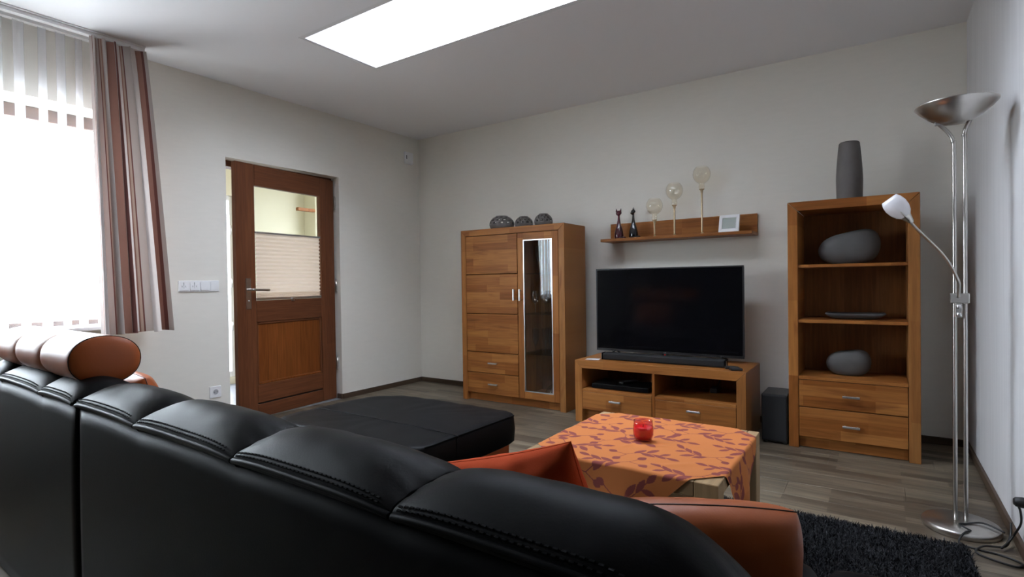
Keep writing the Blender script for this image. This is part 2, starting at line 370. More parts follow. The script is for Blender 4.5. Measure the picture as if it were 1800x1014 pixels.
# ceiling slab with the roof-light opening
SX0, SX1, SY0, SY1 = 1.094, 3.45, -2.111, -1.552
HA, HB, HC, HD = SX0-.021, SX1+.021, SY0-.031, SY1+.031
boxes('ceiling', [(-T, HA, YB-.2, .2, H, H+.12), (HB, W+.2, YB-.2, .2, H, H+.12), (W+.2, XR+.2, YB-.2, YR+.15, H, H+.12), (HA, HB, YB-.2, HC, H, H+.12), (HA, HB, HD, .2, H, H+.12)], M['ceil'], kind='structure')
shaft = empty('window_2', (0, 0, 0), kind='structure'); tag(shaft, 'bright roof light let into the ceiling')
ZT = 3.05
prism('shaft_end', [(SX0-.02, H+.001), (SX0, H+.001), (SX0+.30, ZT), (SX0-.02, ZT)], SY0, SY1, M['shaft'], shaft, 0)
prism('shaft_end', [(SX1+.02, H+.001), (SX1, H+.001), (SX1, ZT), (SX1+.02, ZT)], SY0, SY1, M['shaft'], shaft, 0)
box('shaft_side', SX0-.02, SX1+.02, SY1, SY1+.03, H+.001, ZT, M['shaft'], shaft, 0)
box('shaft_side', SX0-.02, SX1+.02, SY0-.03, SY0, H+.001, ZT, M['shaft'], shaft, 0)
def dome():
    nu, nv = 25, 13; V = []
    for i in range(nu):
        for j in range(nv):
            a, b = i/(nu-1), j/(nv-1)
            V.append((SX0+.25+(SX1-SX0-.25)*a, SY0+(SY1-SY0)*b, ZT+.005+.12*(math.sin(math.pi*a)*math.sin(math.pi*b))**.5))
    mobj('dome_pane', V, grid_faces(nu, nv), M['dome'], shaft, True)
dome()

# floor slab with individual laminate boards
fl = boxes('floor', [(-T, W+.2, YB-.2, .2, -.15, -.012), (W+.2, XR+.2, YB-.2, YR+.15, -.15, -.012)], M['base'], kind='structure')
def boards():
    bw, bl = .19, 1.286
    def proto(l):
        bm = bmesh.new(); add_box(bm, 0, l-.0006, 0, bw-.0006, -.012, 0)
        te = [e for e in bm.edges if all(abs(v.co.z) < 1e-6 for v in e.verts)]
        bmesh.ops.bevel(bm, geom=te, offset=.0012, segments=1, affect='EDGES'); bmesh.ops.recalc_face_normals(bm, faces=bm.faces)
        me = bpy.data.meshes.new('floor_board'); bm.to_mesh(me); bm.free(); me.materials.append(M['floor']); return me
    cache = {}
    y, k = -bw, 0
    while y > YB-bw:
        x = -bl*((k*.37) % 1); k += 1
        xe = W if y > YR-bw else XR
        while x < xe:
            x0, x1 = max(x, 0), min(x+bl, xe)
            key = round(x1-x0, 3)
            if key > .02:
                if key not in cache: cache[key] = proto(key)
                o = bpy.data.objects.new('floor_board', cache[key]); COL.objects.link(o); o.parent = fl; o.location = (x0, y, 0)
            x += bl
        y -= bw
boards()
# skirting
def base(name, *b): return box(name, *b, M['base'], bev=.002, kind='structure')
base('baseboard_back', .0, W, -.014, 0, 0, .0426)
bl_ = boxes('baseboard_left', [(0, .014, DR_, -.014, 0, .0426), (-.055, .0, DR_-.014, DR_, 0, .0426), (0, .014, YB, DL_, 0, .0426)], M['base'], kind='structure')
base('baseboard_right', W-.014, W, YR, -.014, 0, .0426)

# window in the left wall
win = empty('window_1', (0, 0, 0), kind='structure'); tag(win, 'bright window in a brown wooden frame behind the sheer curtain')
XF = -.27
def wbar(n, y0, y1, z0, z1): box(n, XF, XF+.05, y0, y1, z0, z1, M['frame_dk'], win, .004)
wbar('frame_top', WL, WR, WZ1-.075, WZ1); wbar('frame_bottom', WL, WR, WZ0, WZ0+.055)
for y in (WL, WR-.07): wbar('frame_side', y, y+.07, WZ0+.055, WZ1-.075)
wbar('mullion', (WL+WR)/2-.05, (WL+WR)/2+.05, WZ0+.055, WZ1-.075)
for a, b in ((WL+.07, (WL+WR)/2-.05), ((WL+WR)/2+.05, WR-.07)): box('pane', XF+.02, XF+.026, a, b, WZ0+.055, WZ1-.075, M['pane'], win, 0)
box('window_sill', XF+.05, .07, WL, WR, WZ0, WZ0+.025, M['whitem'], win, .004)

# doorway, frame and the half-open glazed door
tr = empty('trim_1', (0, 0, 0), kind='structure'); tag(tr, 'dark brown wooden lining of the doorway')
XD = -.10
box('jamb', -.2, XD, DL_, DL_+.03, 0, DH_-.045, M['d_v'], tr, .002)
box('jamb', -.2, XD, DR_-.03, DR_, 0, DH_-.045, M['d_v'], tr, .002)
box('head', -.2, XD, DL_, DR_, DH_-.045, DH_, M['d_h'], tr, .002)
door = empty('door_1', (-.055, -1.03, 0), kind='structure', rot=(0, 0, R(6.0))); tag(door, 'brown wooden door with pleated blind over its glass, ajar')
LW, LT, Z0, Z1 = .95, .042, .006, 1.935      # leaf runs along local -y from the hinge; front face at local x = 0
def dpart(n, a, b, z0, z1, m, x0=-LT, x1=0, bev=.003): return box(n, x0, x1, -b, -a, z0, z1, m, door, bev)
GA, GB, G0, G1 = .155, .790, .90, 1.775
dpart('stile', 0, GA-.001, Z0, Z1, M['d_v']); dpart('stile', GB+.001, LW, Z0, Z1, M['d_v'])
dpart('rail', GA, GB, G1, Z1, M['d_h']); dpart('rail', GA, GB, .735, G0, M['d_h']); dpart('rail', GA, GB, .118, .255, M['d_h']); dpart('rail', GA, GB, Z0, .106, M['d_h'])
dpart('rail', GA, GB, .104, .120, M['seamdk'], -LT+.004, -.010, 0)
dpart('panel', GA+.001, GB-.001, .256, .734, M['d_p'], -.030, -.014, 0)
# moulding round the panel
for a, b, z0, z1, m in ((GA, GA+.018, .255, .735, 'd_v'), (GB-.018, GB, .255, .735, 'd_v'), (GA+.018, GB-.018, .255, .273, 'd_p'), (GA+.018, GB-.018, .717, .735, 'd_h')):
    dpart('moulding', a, b, z0, z1, M[m], -.018, -.006, .004)
dpart('glass_pane', GA, GB, G0, G1, M['pane'], -.026, -.021, 0)
bl = empty('pleated_blind', (0, 0, 0)); bl.parent = door
def blind():
    n = 15; z0, z1 = G0+.022, 1.415; V, F = [], []
    zs, xs = [], []
    for k in range(10): zs.append(z0+.042*k/10); xs.append(-.011+(.010 if k % 2 else 0))
    for k in range(n*6+1):
        zs.append(z0+.042+(z1-z0-.042)*k/(n*6)); xs.append(-.011+.013*abs(((k/6) % 1)*2-1))
    for x, z in zip(xs, zs): V += [(x, -GA-.012, z), (x, -GB+.004, z)]
    for k in range(len(zs)-1): F.append((2*k, 2*k+1, 2*k+3, 2*k+2))
    mobj('pleated_fabric', V, F, M['blind'], bl)
blind()
box('blind_rail', -.016, .004, -GB+.002, -GA-.004, 1.413, 1.428, M['alu'], bl, .002)
box('blind_rail', -.016, .004, -GB+.002, -GA-.004, G0+.002, G0+.022, M['alu'], bl, .002)
box('blind_tab', .004, .016, -.475, -.445, G0-.012, G0+.012, M['alu'], bl, .003)
hd = empty('door_handle', (0, 0, 0)); hd.parent = door
box('handle_plate', 0, .008, -.880, -.838, .84, 1.07, M['steel'], hd, .002)
tube('lever', catmull([(.006, -.86, .985), (.045, -.86, .985), (.055, -.845, .985), (.055, -.78, .983), (.052, -.715, .98)], 6), .009, M['steel'], hd, 10)
lathe('keyhole', [(.007, 0), (.007, .004)], M['alu'], hd, 12, (0, 0, 0)).matrix_local = Matrix.Translation((.008, -.86, .90)) @ Matrix.Rotation(R(90), 4, 'Y')
for z0, z1 in ((1.675, 1.795), (.955, 1.06), (.26, .37)):
    tube('hinge', [(.008, .006, z0), (.008, .006, z1)], .008, M['steel'], door, 10)

# hall beyond the door
HX, HY = -1.6, -.241
boxes('wall_hall_far', [(HX-.1, HX, -2.12, -1.74, 0, 2.6), (HX-.1, HX, -1.085, HY+.1, 0, 2.6), (HX-.1, HX, -1.74, -1.085, 1.95, 2.6), (HX-.1, HX, -1.74, -1.085, 0, .07)], M['hall'], kind='structure')
boxes('wall_hall_side', [(HX, -1.395, HY, HY+.1, 0, 2.6), (-.6, -T, HY, HY+.1, 0, 2.6), (-1.395, -.6, HY, HY+.1, 0, 1.0), (-1.395, -.6, HY, HY+.1, 2.15, 2.6)], M['hall'], kind='structure')
box('wall_hall_near', HX-.1, -T, -2.22, -2.12, 0, 2.6, M['hall'], bev=0, kind='structure')
box('floor_hall', HX-.1, 0, -2.22, HY+.1, -.15, -.0125, M['tile'], bev=0, kind='structure')
box('floor_hall', HX, -.0, DL_, DR_, -.0124, 0, M['tile'], bev=0, kind='structure')
box('ceiling_hall', HX-.1, -T, -2.22, HY+.1, 2.6, 2.7, M['hall'], bev=0, kind='structure')
box('baseboard_hall', HX, HX+.014, -1.085, HY, 0, .07, M['slate'], bev=.002, kind='structure')
hw = empty('window_3', (0, 0, 0), kind='structure'); tag(hw, 'white framed hall window seen through the door glass')
for b in ((-1.395, -1.36, HY+.03, HY+.07, 1.0, 2.15), (-.635, -.6, HY+.03, HY+.07, 1.0, 2.15), (-1.36, -.635, HY+.03, HY+.07, 1.0, 1.04), (-1.36, -.635, HY+.03, HY+.07, 2.11, 2.15)): box('frame_bar', *b, M['whitem'], hw, .003)
box('pane', -1.36, -.635, HY+.048, HY+.053, 1.04, 2.11, M['hallpane'], hw, 0)
hdr = empty('door_2', (0, 0, 0), kind='structure'); tag(hdr, 'bright glazed hall door seen through the gap of the open door')
for b in ((HX-.07, HX-.02, -1.74, -1.69, .07, 1.95), (HX-.07, HX-.02, -1.115, -1.085, .07, 1.95), (HX-.07, HX-.02, -1.69, -1.115, .07, .13), (HX-.07, HX-.02, -1.69, -1.115, 1.9, 1.95)): box('frame_bar', *b, M['whitem'], hdr, .003)
box('pane', HX-.05, HX-.045, -1.69, -1.115, .13, 1.9, M['hallpane'], hdr, 0)
for z in (.55, 1.0, 1.55): tube('hinge', [(HX-.012, -1.108, z), (HX-.012, -1.108, z+.09)], .009, M['alu'], hdr, 8)
tag(box('wall_shelf', -1.44, -1.39, HY-.22, HY-.001, 1.845, 1.88, M['w_top'], bev=.002), 'small wooden shelf in the hall, seen through the door glass', 'shelf')

# ------------------------------------------------------------------ curtain rail, sheer and curtain
rail = empty('curtain_rail', (.14, -3.6, 2.5), 'double white curtain track along the ceiling above the window', 'curtain rail')
yr0, yr1 = -1.05, .99
for x in (-.045, .035): boxes('track', [(x-.018, x+.018, yr0, yr1, -.028, -.0005)], M['white'], rail)
box('track_base', -.07, .065, yr0, yr1, -.008, -.0004, M['white'], rail, .001)

def fabric(name, path_top, path_bot, z_top, z_bot, nz, urep, mat, parent=None, ease=1.0):
    """path_*: lists of (x,y) of equal length; hangs between them; u follows the cloth's width"""
    n = len(path_top); V = []; uvu = [0]
    for i in range(1, n): uvu.append(uvu[-1]+math.hypot(path_bot[i][0]-path_bot[i-1][0], path_bot[i][1]-path_bot[i-1][1]))
    for i in range(n):
        for j in range(nz):
            t = j/(nz-1); e = t**ease
            V.append((path_top[i][0]*(1-e)+path_bot[i][0]*e, path_top[i][1]*(1-e)+path_bot[i][1]*e, z_top(i/(n-1))*(1-t)+z_bot(i/(n-1))*t))
    o = mobj(name, V, grid_faces(n, nz), mat, parent, True)
    uv = o.data.uv_layers.new(name='UVMap'); tot = uvu[-1]
    for l in o.data.loops:
        i, j = divmod(l.vertex_index, nz); uv.data[l.index].uv = (urep*uvu[i]/tot+.06, j/(nz-1))
    return o
def sheer():
    n = 420; top, bot = [], []
    for i in range(n):
        s = i/(n-1); y = -4.45+s*1.73
        ph = s*2*math.pi*20
        a = .009+.004*math.sin(s*23)
        top.append((.095+a*math.sin(ph), y)); bot.append((.095+1.2*a*math.sin(ph+.4*math.sin(s*9)), y+.008*math.sin(ph*.5)))
    return fabric('sheer_panel', top, bot, lambda s: 2.470, lambda s: .785, 14, 20, M['sheer'])
sh = sheer(); sh.name = 'sheer_curtain'; tag(sh, 'white striped sheer curtain hanging in front of the window', 'curtain')
def drape():
    n = 260; top, bot = [], []
    for i in range(n):
        s = i/(n-1); ph = 2*math.pi*(4.4*s+.35*math.sin(4*s))
        sq = math.sin(ph)
        y = -2.895+.275*s+.012*math.sin(2*ph)
        top.append((.185+.030*sq, y))
        yb = -2.885+.375*(s**.92)+.022*math.sin(2*ph+.5)
        bot.append((.20+(.068+.02*math.sin(s*7+1))*math.sin(ph+.5*math.sin(5*s)), yb))
    o = fabric('curtain', top, bot, lambda s: 2.471, lambda s: .742+.004*math.sin(s*30), 40, 2.6, M['curtain'], None, .85)
    return o
dr = drape(); tag(dr, 'heavy curtain with rust, brown and beige stripes drawn to the window side', 'curtain')

# ------------------------------------------------------------------ wall fittings
def switch_plate():
    r = empty('light_switch', (0, -2.223, 1.016), 'white four-gang light switch panel beside the door', 'switch')
    box('frame', 0, .009, -.137, .137, -.039, .039, M['white'], r, .003, 2)
    for k in range(4):
        c = -.105+.07*k
        bm = bmesh.new(); lo = .0165 if k != 3 else .012
        v = [(0.009, c-.028, -.028), (.009, c+.028, -.028), (.009, c+.028, .028), (.009, c-.028, .028), (lo, c-.028, -.028), (lo, c+.028, -.028), (.0115, c+.028, .028), (.0115, c-.028, .028)]
        v = [bm.verts.new(p) for p in v]
        for f in ((0,3,2,1),(4,5,6,7),(0,1,5,4),(1,2,6,5),(2,3,7,6),(3,0,4,7)): bm.faces.new([v[i] for i in f])
        rk = bm_obj('rocker', bm, M['white'], r)
        if k < 2:
            box('split', .0118, .0152, c-.0006, c+.0006, -.027, .027, M['slate'], rk, 0)
            for dy in (-.012, .012): box('arrow_mark', .0130, .0146, c+dy-.001, c+dy+.001, -.006, .006, M['slate'], rk, 0)
    return r
switch_plate()
def socket(name, loc, rot, label):
    r = empty(name, loc, label, 'socket', rot=rot)
    box('frame', 0, .009, -.0405, .0405, -.0405, .0405, M['white'], r, .003, 2)
    V, F = lathe_data([(.027, .0092), (.0215, .0105), (.0195, .0098), (.0185, .0096)], 28, cap=False)
    bm_v = [(z, x, y) for x, y, z in V]; mobj('rim', bm_v, F, M['white'], r, True)
    V, F = lathe_data([(.0188, .0091), (.0188, .0096)], 28); mobj('well', [(z, x, y) for x, y, z in V], F, pmat('socket_shadow_grey', (.35, .35, .36), .5), r)
    for s in (-1, 1):
        V, F = lathe_data([(.0028, .0094), (.0028, .0101)], 10); mobj('pin_hole', [(z, x+s*.0095, y) for x, y, z in V], F, M['black'], r)
    return r
socket('wall_socket', (0, -2.126, .257), (0, 0, 0), 'white wall socket low on the wall left of the door')
def thermostat():
    r = empty('room_sensor', (0, -.158, 2.285), 'small white sensor box high on the wall near the corner', 'sensor')
    box('housing', 0, .03, -.055, .055, -.055, .055, M['white'], r, .008, 3)
    box('sensor_slot', .0295, .031, -.046, -.038, -.018, .018, M['black'], r, 0)
    box('lower_lip', .0, .026, -.05, .05, -.062, -.055, M['white'], r, .002)
thermostat()

# ------------------------------------------------------------------ beech furniture
def bar_handle(parent, x, y, z, L, vertical=False):
    h = empty('handle', (0, 0, 0)); h.parent = parent
    if vertical:
        box('grip', x-.006, x+.006, y-.026, y-.016, z-L/2, z+L/2, M['alu'], h, .0015)
        for s in (-1, 1): box('standoff', x-.004, x+.004, y-.016, y, z+s*(L/2-.012)-.004, z+s*(L/2-.012)+.004, M['alu'], h, 0)
    else:
        box('grip', x-L/2, x+L/2, y-.026, y-.016, z-.006, z+.006, M['alu'], h, .0015)
        for s in (-1, 1): box('standoff', x+s*(L/2-.012)-.004, x+s*(L/2-.012)+.004, y-.016, y, z-.004, z+.004, M['alu'], h, 0)
    return h
def carcass(r, w_, d, h, p, toe, toe_in=.03):
    """mitred sides and top; local x 0..w_, y 0 (front) .. d, z 0..h"""
    g = .0016
    prism('side_panel', [(0, 0), (p, 0), (p, h-p-g), (0, h-g)], 0, d, M['w_v'], r, .002)
    prism('side_panel', [(w_-p, 0), (w_, 0), (w_, h-g), (w_-p, h-p-g)], 0, d, M['w_side2'], r, .002)
    prism('top_panel', [(0, h), (p, h-p), (w_-p, h-p), (w_, h)], 0, d, M['w_ht'], r)
    box('back_panel', p, w_-p, d-.012, d-.002, toe, h-p, M['w_back'], r, 0)
    box('plinth', p+.001, w_-p-.001, toe_in, toe_in+.018, .004, toe, M['w_h'], r, .001)
# the right side panel shows its front edge and its long face: grain runs upright on both
M['w_side2'] = stave_wood('beech_upright', 'z', 'x', (.25, .092, .024), (.35, .155, .047), .55, .12, heart=BH)
M['w_ht'] = stave_wood('beech_top_rail', 'x', 'z', BD, BL, .42, .2, heart=BH)

def highboard():
    w_, d, h, p = 1.02, .364, 1.4655, .052
    r = empty('display_cabinet', (.9324, -.467, 0), 'tall beech cabinet with a narrow glass door, standing near the corner', 'cabinet')
    carcass(r, w_, d, h, p, .065)
    box('bottom_panel', p, w_-p, .022, d-.013, .066, .084, M['w_top'], r, .001)
    box('divider', .583, .599, .024, d-.013, .085, h-p-.001, M['w_side'], r, .001)
    # left: three-board door over two drawers
    dl = empty('door', (0, 0, 0)); dl.parent = r
    for z0, z1 in ((1.086, h-p-.005), (.753, 1.080), (.425, .747)): box('door_board', p+.003, .583, 0, .02, z0, z1, M['w_h'], dl, .0015)
    bar_handle(dl, .557, 0, .909, .095, True)
    for z0, z1 in ((.248, .419), (.070, .242)):
        dw = box('drawer', p+.003, .583, 0, .02, z0, z1, M['w_h'], r, .0015); bar_handle(dw, .335, 0, (z0+z1)/2+.0, .09)
    # right: framed glass door
    gd = empty('glass_door', (0, 0, 0)); gd.parent = r
    x0, x1, z0, z1 = .590, w_-p-.003, .069, h-p-.004; ga, gb, g0, g1 = .645, .912, .128, 1.352
    box('door_stile', x0, ga, 0, .02, z0, z1, M['w_v'], gd); box('door_stile', gb, x1, 0, .02, z0, z1, M['w_v'], gd)
    box('door_rail', ga, gb, 0, .02, g1, z1, M['w_h'], gd); box('door_rail', ga, gb, 0, .02, z0, g0, M['w_h'], gd)
    t = .007
    boxes('metal_trim', [(ga, ga+t, -.002, .012, g0, g1), (gb-t, gb, -.002, .012, g0, g1), (ga+t, gb-t, -.002, .012, g1-t, g1), (ga+t, gb-t, -.002, .012, g0, g0+t)], M['alu'], gd)
    box('glass_pane', ga+t, gb-t, .003, .007, g0+t, g1-t, M['vitrine'], gd, 0)
    bar_handle(gd, .617, 0, .909, .095, True)
    for z in (1.083, .755, .432): box('glass_shelf', .601, w_-p-.002, .035, d-.015, z-.006, z, M['shelfglass'], r, 0)
highboard()
CX, CY = .9324, -.467

def bookcase():
    w_, d, h, p = .64, .364, 1.468, .053
    r = empty('shelf_unit', (3.499, -.5075, 0), 'open beech shelf unit with two drawers beside the floor lamp', 'shelf unit')
    carcass(r, w_, d, h, p, .066)
    for z in (1.094, .766): box('shelf_board', p+.001, w_-p-.001, .012, d-.013, z-.018, z, M['w_top'], r, .001)
    box('shelf_board', p+.001, w_-p-.001, .0, d-.013, .412, .430, M['w_top'], r, .001)
    for z0, z1 in ((.251, .409), (.071, .245)):
        dw = box('drawer', p+.003, w_-p-.003, 0, .02, z0, z1, M['w_h'], r, .0015); bar_handle(dw, .32, 0, (z0+z1)/2, .085)
    box('drawer_box', p+.004, w_-p-.004, .021, d-.02, .072, .408, M['w_back'], r, 0)
bookcase()
def lowboard():
    w_, d, h, p = 1.16, .47, .4444, .055
    r = empty('tv_cabinet', (2.123, -.6406, 0), 'low beech cabinet with two drawers under the television', 'cabinet')
    carcass(r, w_, d, h, p, .090, .04)
    box('divider', .572, .590, .004, d-.013, .092, h-p-.001, M['w_v'], r, .001)
    for a, b in ((p+.002, .570), (.592, w_-p-.002)):
        box('shelf_board', a, b, .001, d-.013, .222, .240, M['w_top'], r, .001)
        dw = box('drawer', a+.001, b-.001, 0, .02, .095, .220, M['w_h'], r, .0015); bar_handle(dw, (a+b)/2, 0, .172, .085)
        box('drawer_box', a+.003, b-.003, .021, d-.02, .096, .219, M['w_back'], r, 0)
lowboard()

# ------------------------------------------------------------------ things on and in the tall cabinet
def pierced_bowl(x, y, rad, h, label, rotz):
    o = empty('pierced_bowl', (x, y, 1.4656), label, 'bowl', 'pierced grey bowls on the tall cabinet', rot=(0, 0, rotz))
    seg, rows = 44, 17; V, F = [], []
    prof = []
    for i in range(rows):
        a = R(-38+(i/(rows-1))*100); prof.append((rad*math.cos(a), math.sin(a)))
    zmin, zmax = prof[0][1], prof[-1][1]
    prof = [(r_, (z-zmin)/(zmax-zmin)*h) for r_, z in prof]
    for r_, z in prof:
        for k in range(seg): t = 2*math.pi*k/seg; V.append((r_*math.cos(t), r_*math.sin(t), z))
    for i in range(rows-1):
        for k in range(seg):
            if 6 <= i <= 13 and (i-6) % 3 < 2 and ((k+(i-6)//3*2) % 4) < 2 and i != 14: continue
            F.append((i*seg+k, i*seg+(k+1) % seg, (i+1)*seg+(k+1) % seg, (i+1)*seg+k))
    F.append(tuple(range(seg))[::-1])
    b = mobj('bowl_shell', V, F, M['ceramic'], o, True)
    s = b.modifiers.new('thick', 'SOLIDIFY'); s.thickness = .006; s.offset = -1
    V2, F2 = lathe_data([(prof[-1][0]-.006, h-.003), (prof[-1][0]+.001, h-.003), (prof[-1][0]+.001, h+.003), (prof[-1][0]-.006, h+.003), (prof[-1][0]-.006, h-.003)], seg, cap=False)
    mobj('rim', V2, F2, M['ceramic'], o, True)
pierced_bowl(1.245, -.285, .108, .118, 'largest of the three pierced grey ceramic bowls, leftmost on the cabinet', 0)
pierced_bowl(1.472, -.285, .077, .096, 'middle of the three pierced grey ceramic bowls on the cabinet', .4)
pierced_bowl(1.665, -.285, .076, .104, 'rightmost pierced grey ceramic bowl, beside the cabinet corner', .9)

def glassware(kind):
    if kind == 'flute': prof = [(.032, 0), (.030, .003), (.006, .008), (.004, .05), (.004, .09), (.010, .105), (.022, .14), (.026, .18), (.023, .225)]
    elif kind == 'wine': prof = [(.034, 0), (.032, .003), (.006, .008), (.004, .04), (.004, .075), (.012, .085), (.030, .105), (.037, .13), (.035, .16), (.030, .185)]
    elif kind == 'tulip': prof = [(.031, 0), (.029, .003), (.006, .008), (.0045, .04), (.006, .06), (.020, .085), (.026, .11), (.027, .15), (.030, .20)]
    else: prof = [(.075, 0), (.088, .006), (.092, .03), (.075, .06), (.035, .095), (.018, .13), (.015, .19), (.018, .215), (.026, .225)]
    return prof
def glass_thing(name, kind, x, y, z, label, group=None):
    r = lathe(name, glassware(kind), M['thin'], None, 24, cap=False); r.location = (x, y, z)
    return tag(r, label, 'decanter' if kind == 'decanter' else 'glass', group)
gx = CX+.601
glass_thing('champagne_flute', 'flute', gx+.09, CY+.15, 1.0832, 'single champagne flute on the top glass shelf of the cabinet', 'glasses in the glass cabinet')
for k, (dx, dy) in enumerate(((.09, .10), (.19, .10), (.29, .10), (.135, .24), (.235, .24))):
    glass_thing('wine_glass', 'wine', gx+dx, CY+dy, .7552, ('leftmost front', 'middle front', 'rightmost front', 'left back', 'right back')[k]+' wine glass on the middle shelf of the glass cabinet', 'glasses in the glass cabinet')
for k, (dx, dy) in enumerate(((.09, .10), (.165, .13), (.24, .10), (.31, .13), (.13, .25), (.23, .25))):
    glass_thing('tulip_glass', 'tulip', gx+dx, CY+dy, .4322, ('leftmost front', 'second front', 'third front', 'rightmost front', 'left back', 'right back')[k]+' tall tulip glass on the lower shelf of the glass cabinet', 'glasses in the glass cabinet')
glass_thing('decanter', 'decanter', gx+.235, CY+.18, .0842, 'wide glass decanter at the bottom of the glass cabinet')

# ------------------------------------------------------------------ wall shelf and what stands on it
ws = empty('wall_shelf', (2.142, 0, 1.318), 'long narrow beech wall shelf above the television', 'shelf')
box('back_board', 0, 1.107, -.02, -.0005, 0, .155, M['w_h'], ws, .002)
box('tray_board', 0, 1.107, -.22, -.0205, .0, .022, M['w_top'], ws, .003, 2)
SZ = 1.318+.0222
def cat(name, x, y, mat, label, turn, face):
    """slender seated cat figurine"""
    prof = [(.030, 0), (.034, .006), (.035, .03), (.031, .06), (.024, .09), (.016, .12), (.0105, .15), (.0085, .175), (.010, .19)]
    V, F = lathe_data(prof, 20)
    V = [(vx*(1.05 if vz < .1 else 1), vy*.85, vz) for vx, vy, vz in V]
    # curled tail / haunch at one side
    n0 = len(V); tv, tf = tube_data(catmull([(.01, -.028, .008), (.036, -.018, .01), (.046, .004, .012), (.042, .02, .012)], 6), [.009]*12+[.008]*6+[.005], 8)
    V += tv; F += [tuple(i+n0 for i in f) for f in tf]
    # head: flattened wedge towards the chin
    n0 = len(V); seg, rows = 16, 9
    hz = .205
    for i in range(rows):
        a = math.pi*i/(rows-1)-math.pi/2
        for k in range(seg):
            t = 2*math.pi*k/seg; wd = math.cos(a)*(.024 if a > 0 else .024)
            px, py, pz = wd*math.cos(t), wd*.75*math.sin(t)-(.008 if a < 0 else 0)*math.cos(a), math.sin(a)*.022
            if pz < 0: px *= 1+pz*14
            V.append((px, py, hz+pz))
    F += grid_faces(rows, seg, close_v=True, off=n0)
    # ears
    for s in (-1, 1):
        n0 = len(V); V += [(s*.006, -.004, hz+.016), (s*.023, -.004, hz+.010), (s*.016, .008, hz+.012), (s*.021, -.002, hz+.040)]
        F += [(n0, n0+1, n0+3), (n0+1, n0+2, n0+3), (n0+2, n0, n0+3), (n0, n0+2, n0+1)]
    # turn the head
    c, sn = math.cos(face), math.sin(face)
    V = [((vx*c-vy*sn, vx*sn+vy*c, vz) if vz > .183 else (vx, vy, vz)) for vx, vy, vz in V]
    o = mobj(name, V, F, mat, None, True); o.location = (x, y, SZ); o.rotation_euler = (0, 0, turn)
    return tag(o, label, 'figurine', 'cat figurines on the wall shelf')
cat('cat_figurine', 2.252, -.11, M['catred'], 'glossy burgundy cat figurine at the left end of the wall shelf', .1, 0)
cat('cat_figurine', 2.372, -.11, M['catblk'], 'glossy black cat figurine with turned head on the wall shelf', -.2, -.8)
def goblet(x, y, top, label):
    r = empty('candle_goblet', (x, y, SZ), label, 'candle holder', 'glass goblets on the wall shelf')
    b = top-SZ
    lathe('foot', [(.034, 0), (.033, .003), (.012, .008), (.006, .016)], M['goldstem'], r, 24)
    zs = b-.165
    lathe('stem', [(.006, .016), (.0065, .03), (.007, zs-.03), (.010, zs-.008), (.018, zs), (.019, zs+.004)], M['goldstem'], r, 16)
    lathe('cup', [(.019, zs+.004), (.021, zs+.02), (.018, zs+.034), (.020, zs+.045)], M['gold'], r, 20, cap=False)
    z0 = zs+.045; hb = b-z0
    prof = [(.020, z0)]
    for i in range(1, 13):
        a = R(-72+i/12*125); prof.append((.062*math.cos(a), z0+hb*(math.sin(a)-math.sin(R(-72)))/(math.sin(R(53))-math.sin(R(-72)))))
    lathe('bowl', prof, M['gold'], r, 32, cap=False)
goblet(2.541, -.11, 1.634, 'shortest of the three stemmed glass goblets on the wall shelf')
goblet(2.694, -.11, 1.733, 'middle-height stemmed glass goblet on the wall shelf')
goblet(2.894, -.11, 1.830, 'tallest of the three stemmed glass goblets on the wall shelf')
ps = empty('weather_station', (3.084, -.155, SZ+.001), 'small white framed digital display leaning on the wall shelf', 'display', rot=(R(-16), 0, R(-2)))
def wstation():
    a, b, i0 = .068, .130, .022
    for k, poly in enumerate(([(-a, 0), (a, 0), (a-i0, i0+.006), (-a+i0, i0+.006)], [(-a, b), (-a+i0, b-i0), (a-i0, b-i0), (a, b)], [(-a, 0), (-a+i0, i0+.006), (-a+i0, b-i0), (-a, b)], [(a, 0), (a, b), (a-i0, b-i0), (a-i0, i0+.006)])):
        prism('frame_bar', poly, 0, .016, M['white'], ps, .001)
    box('screen', -a+i0, a-i0, .004, .012, i0+.006, b-i0, M['lcd'], ps, 0)
    prism('stand', [(-.02, .02), (.02, .02), (.01, .08), (-.01, .08)], .016, .03, M['white'], ps, 0)
wstation()

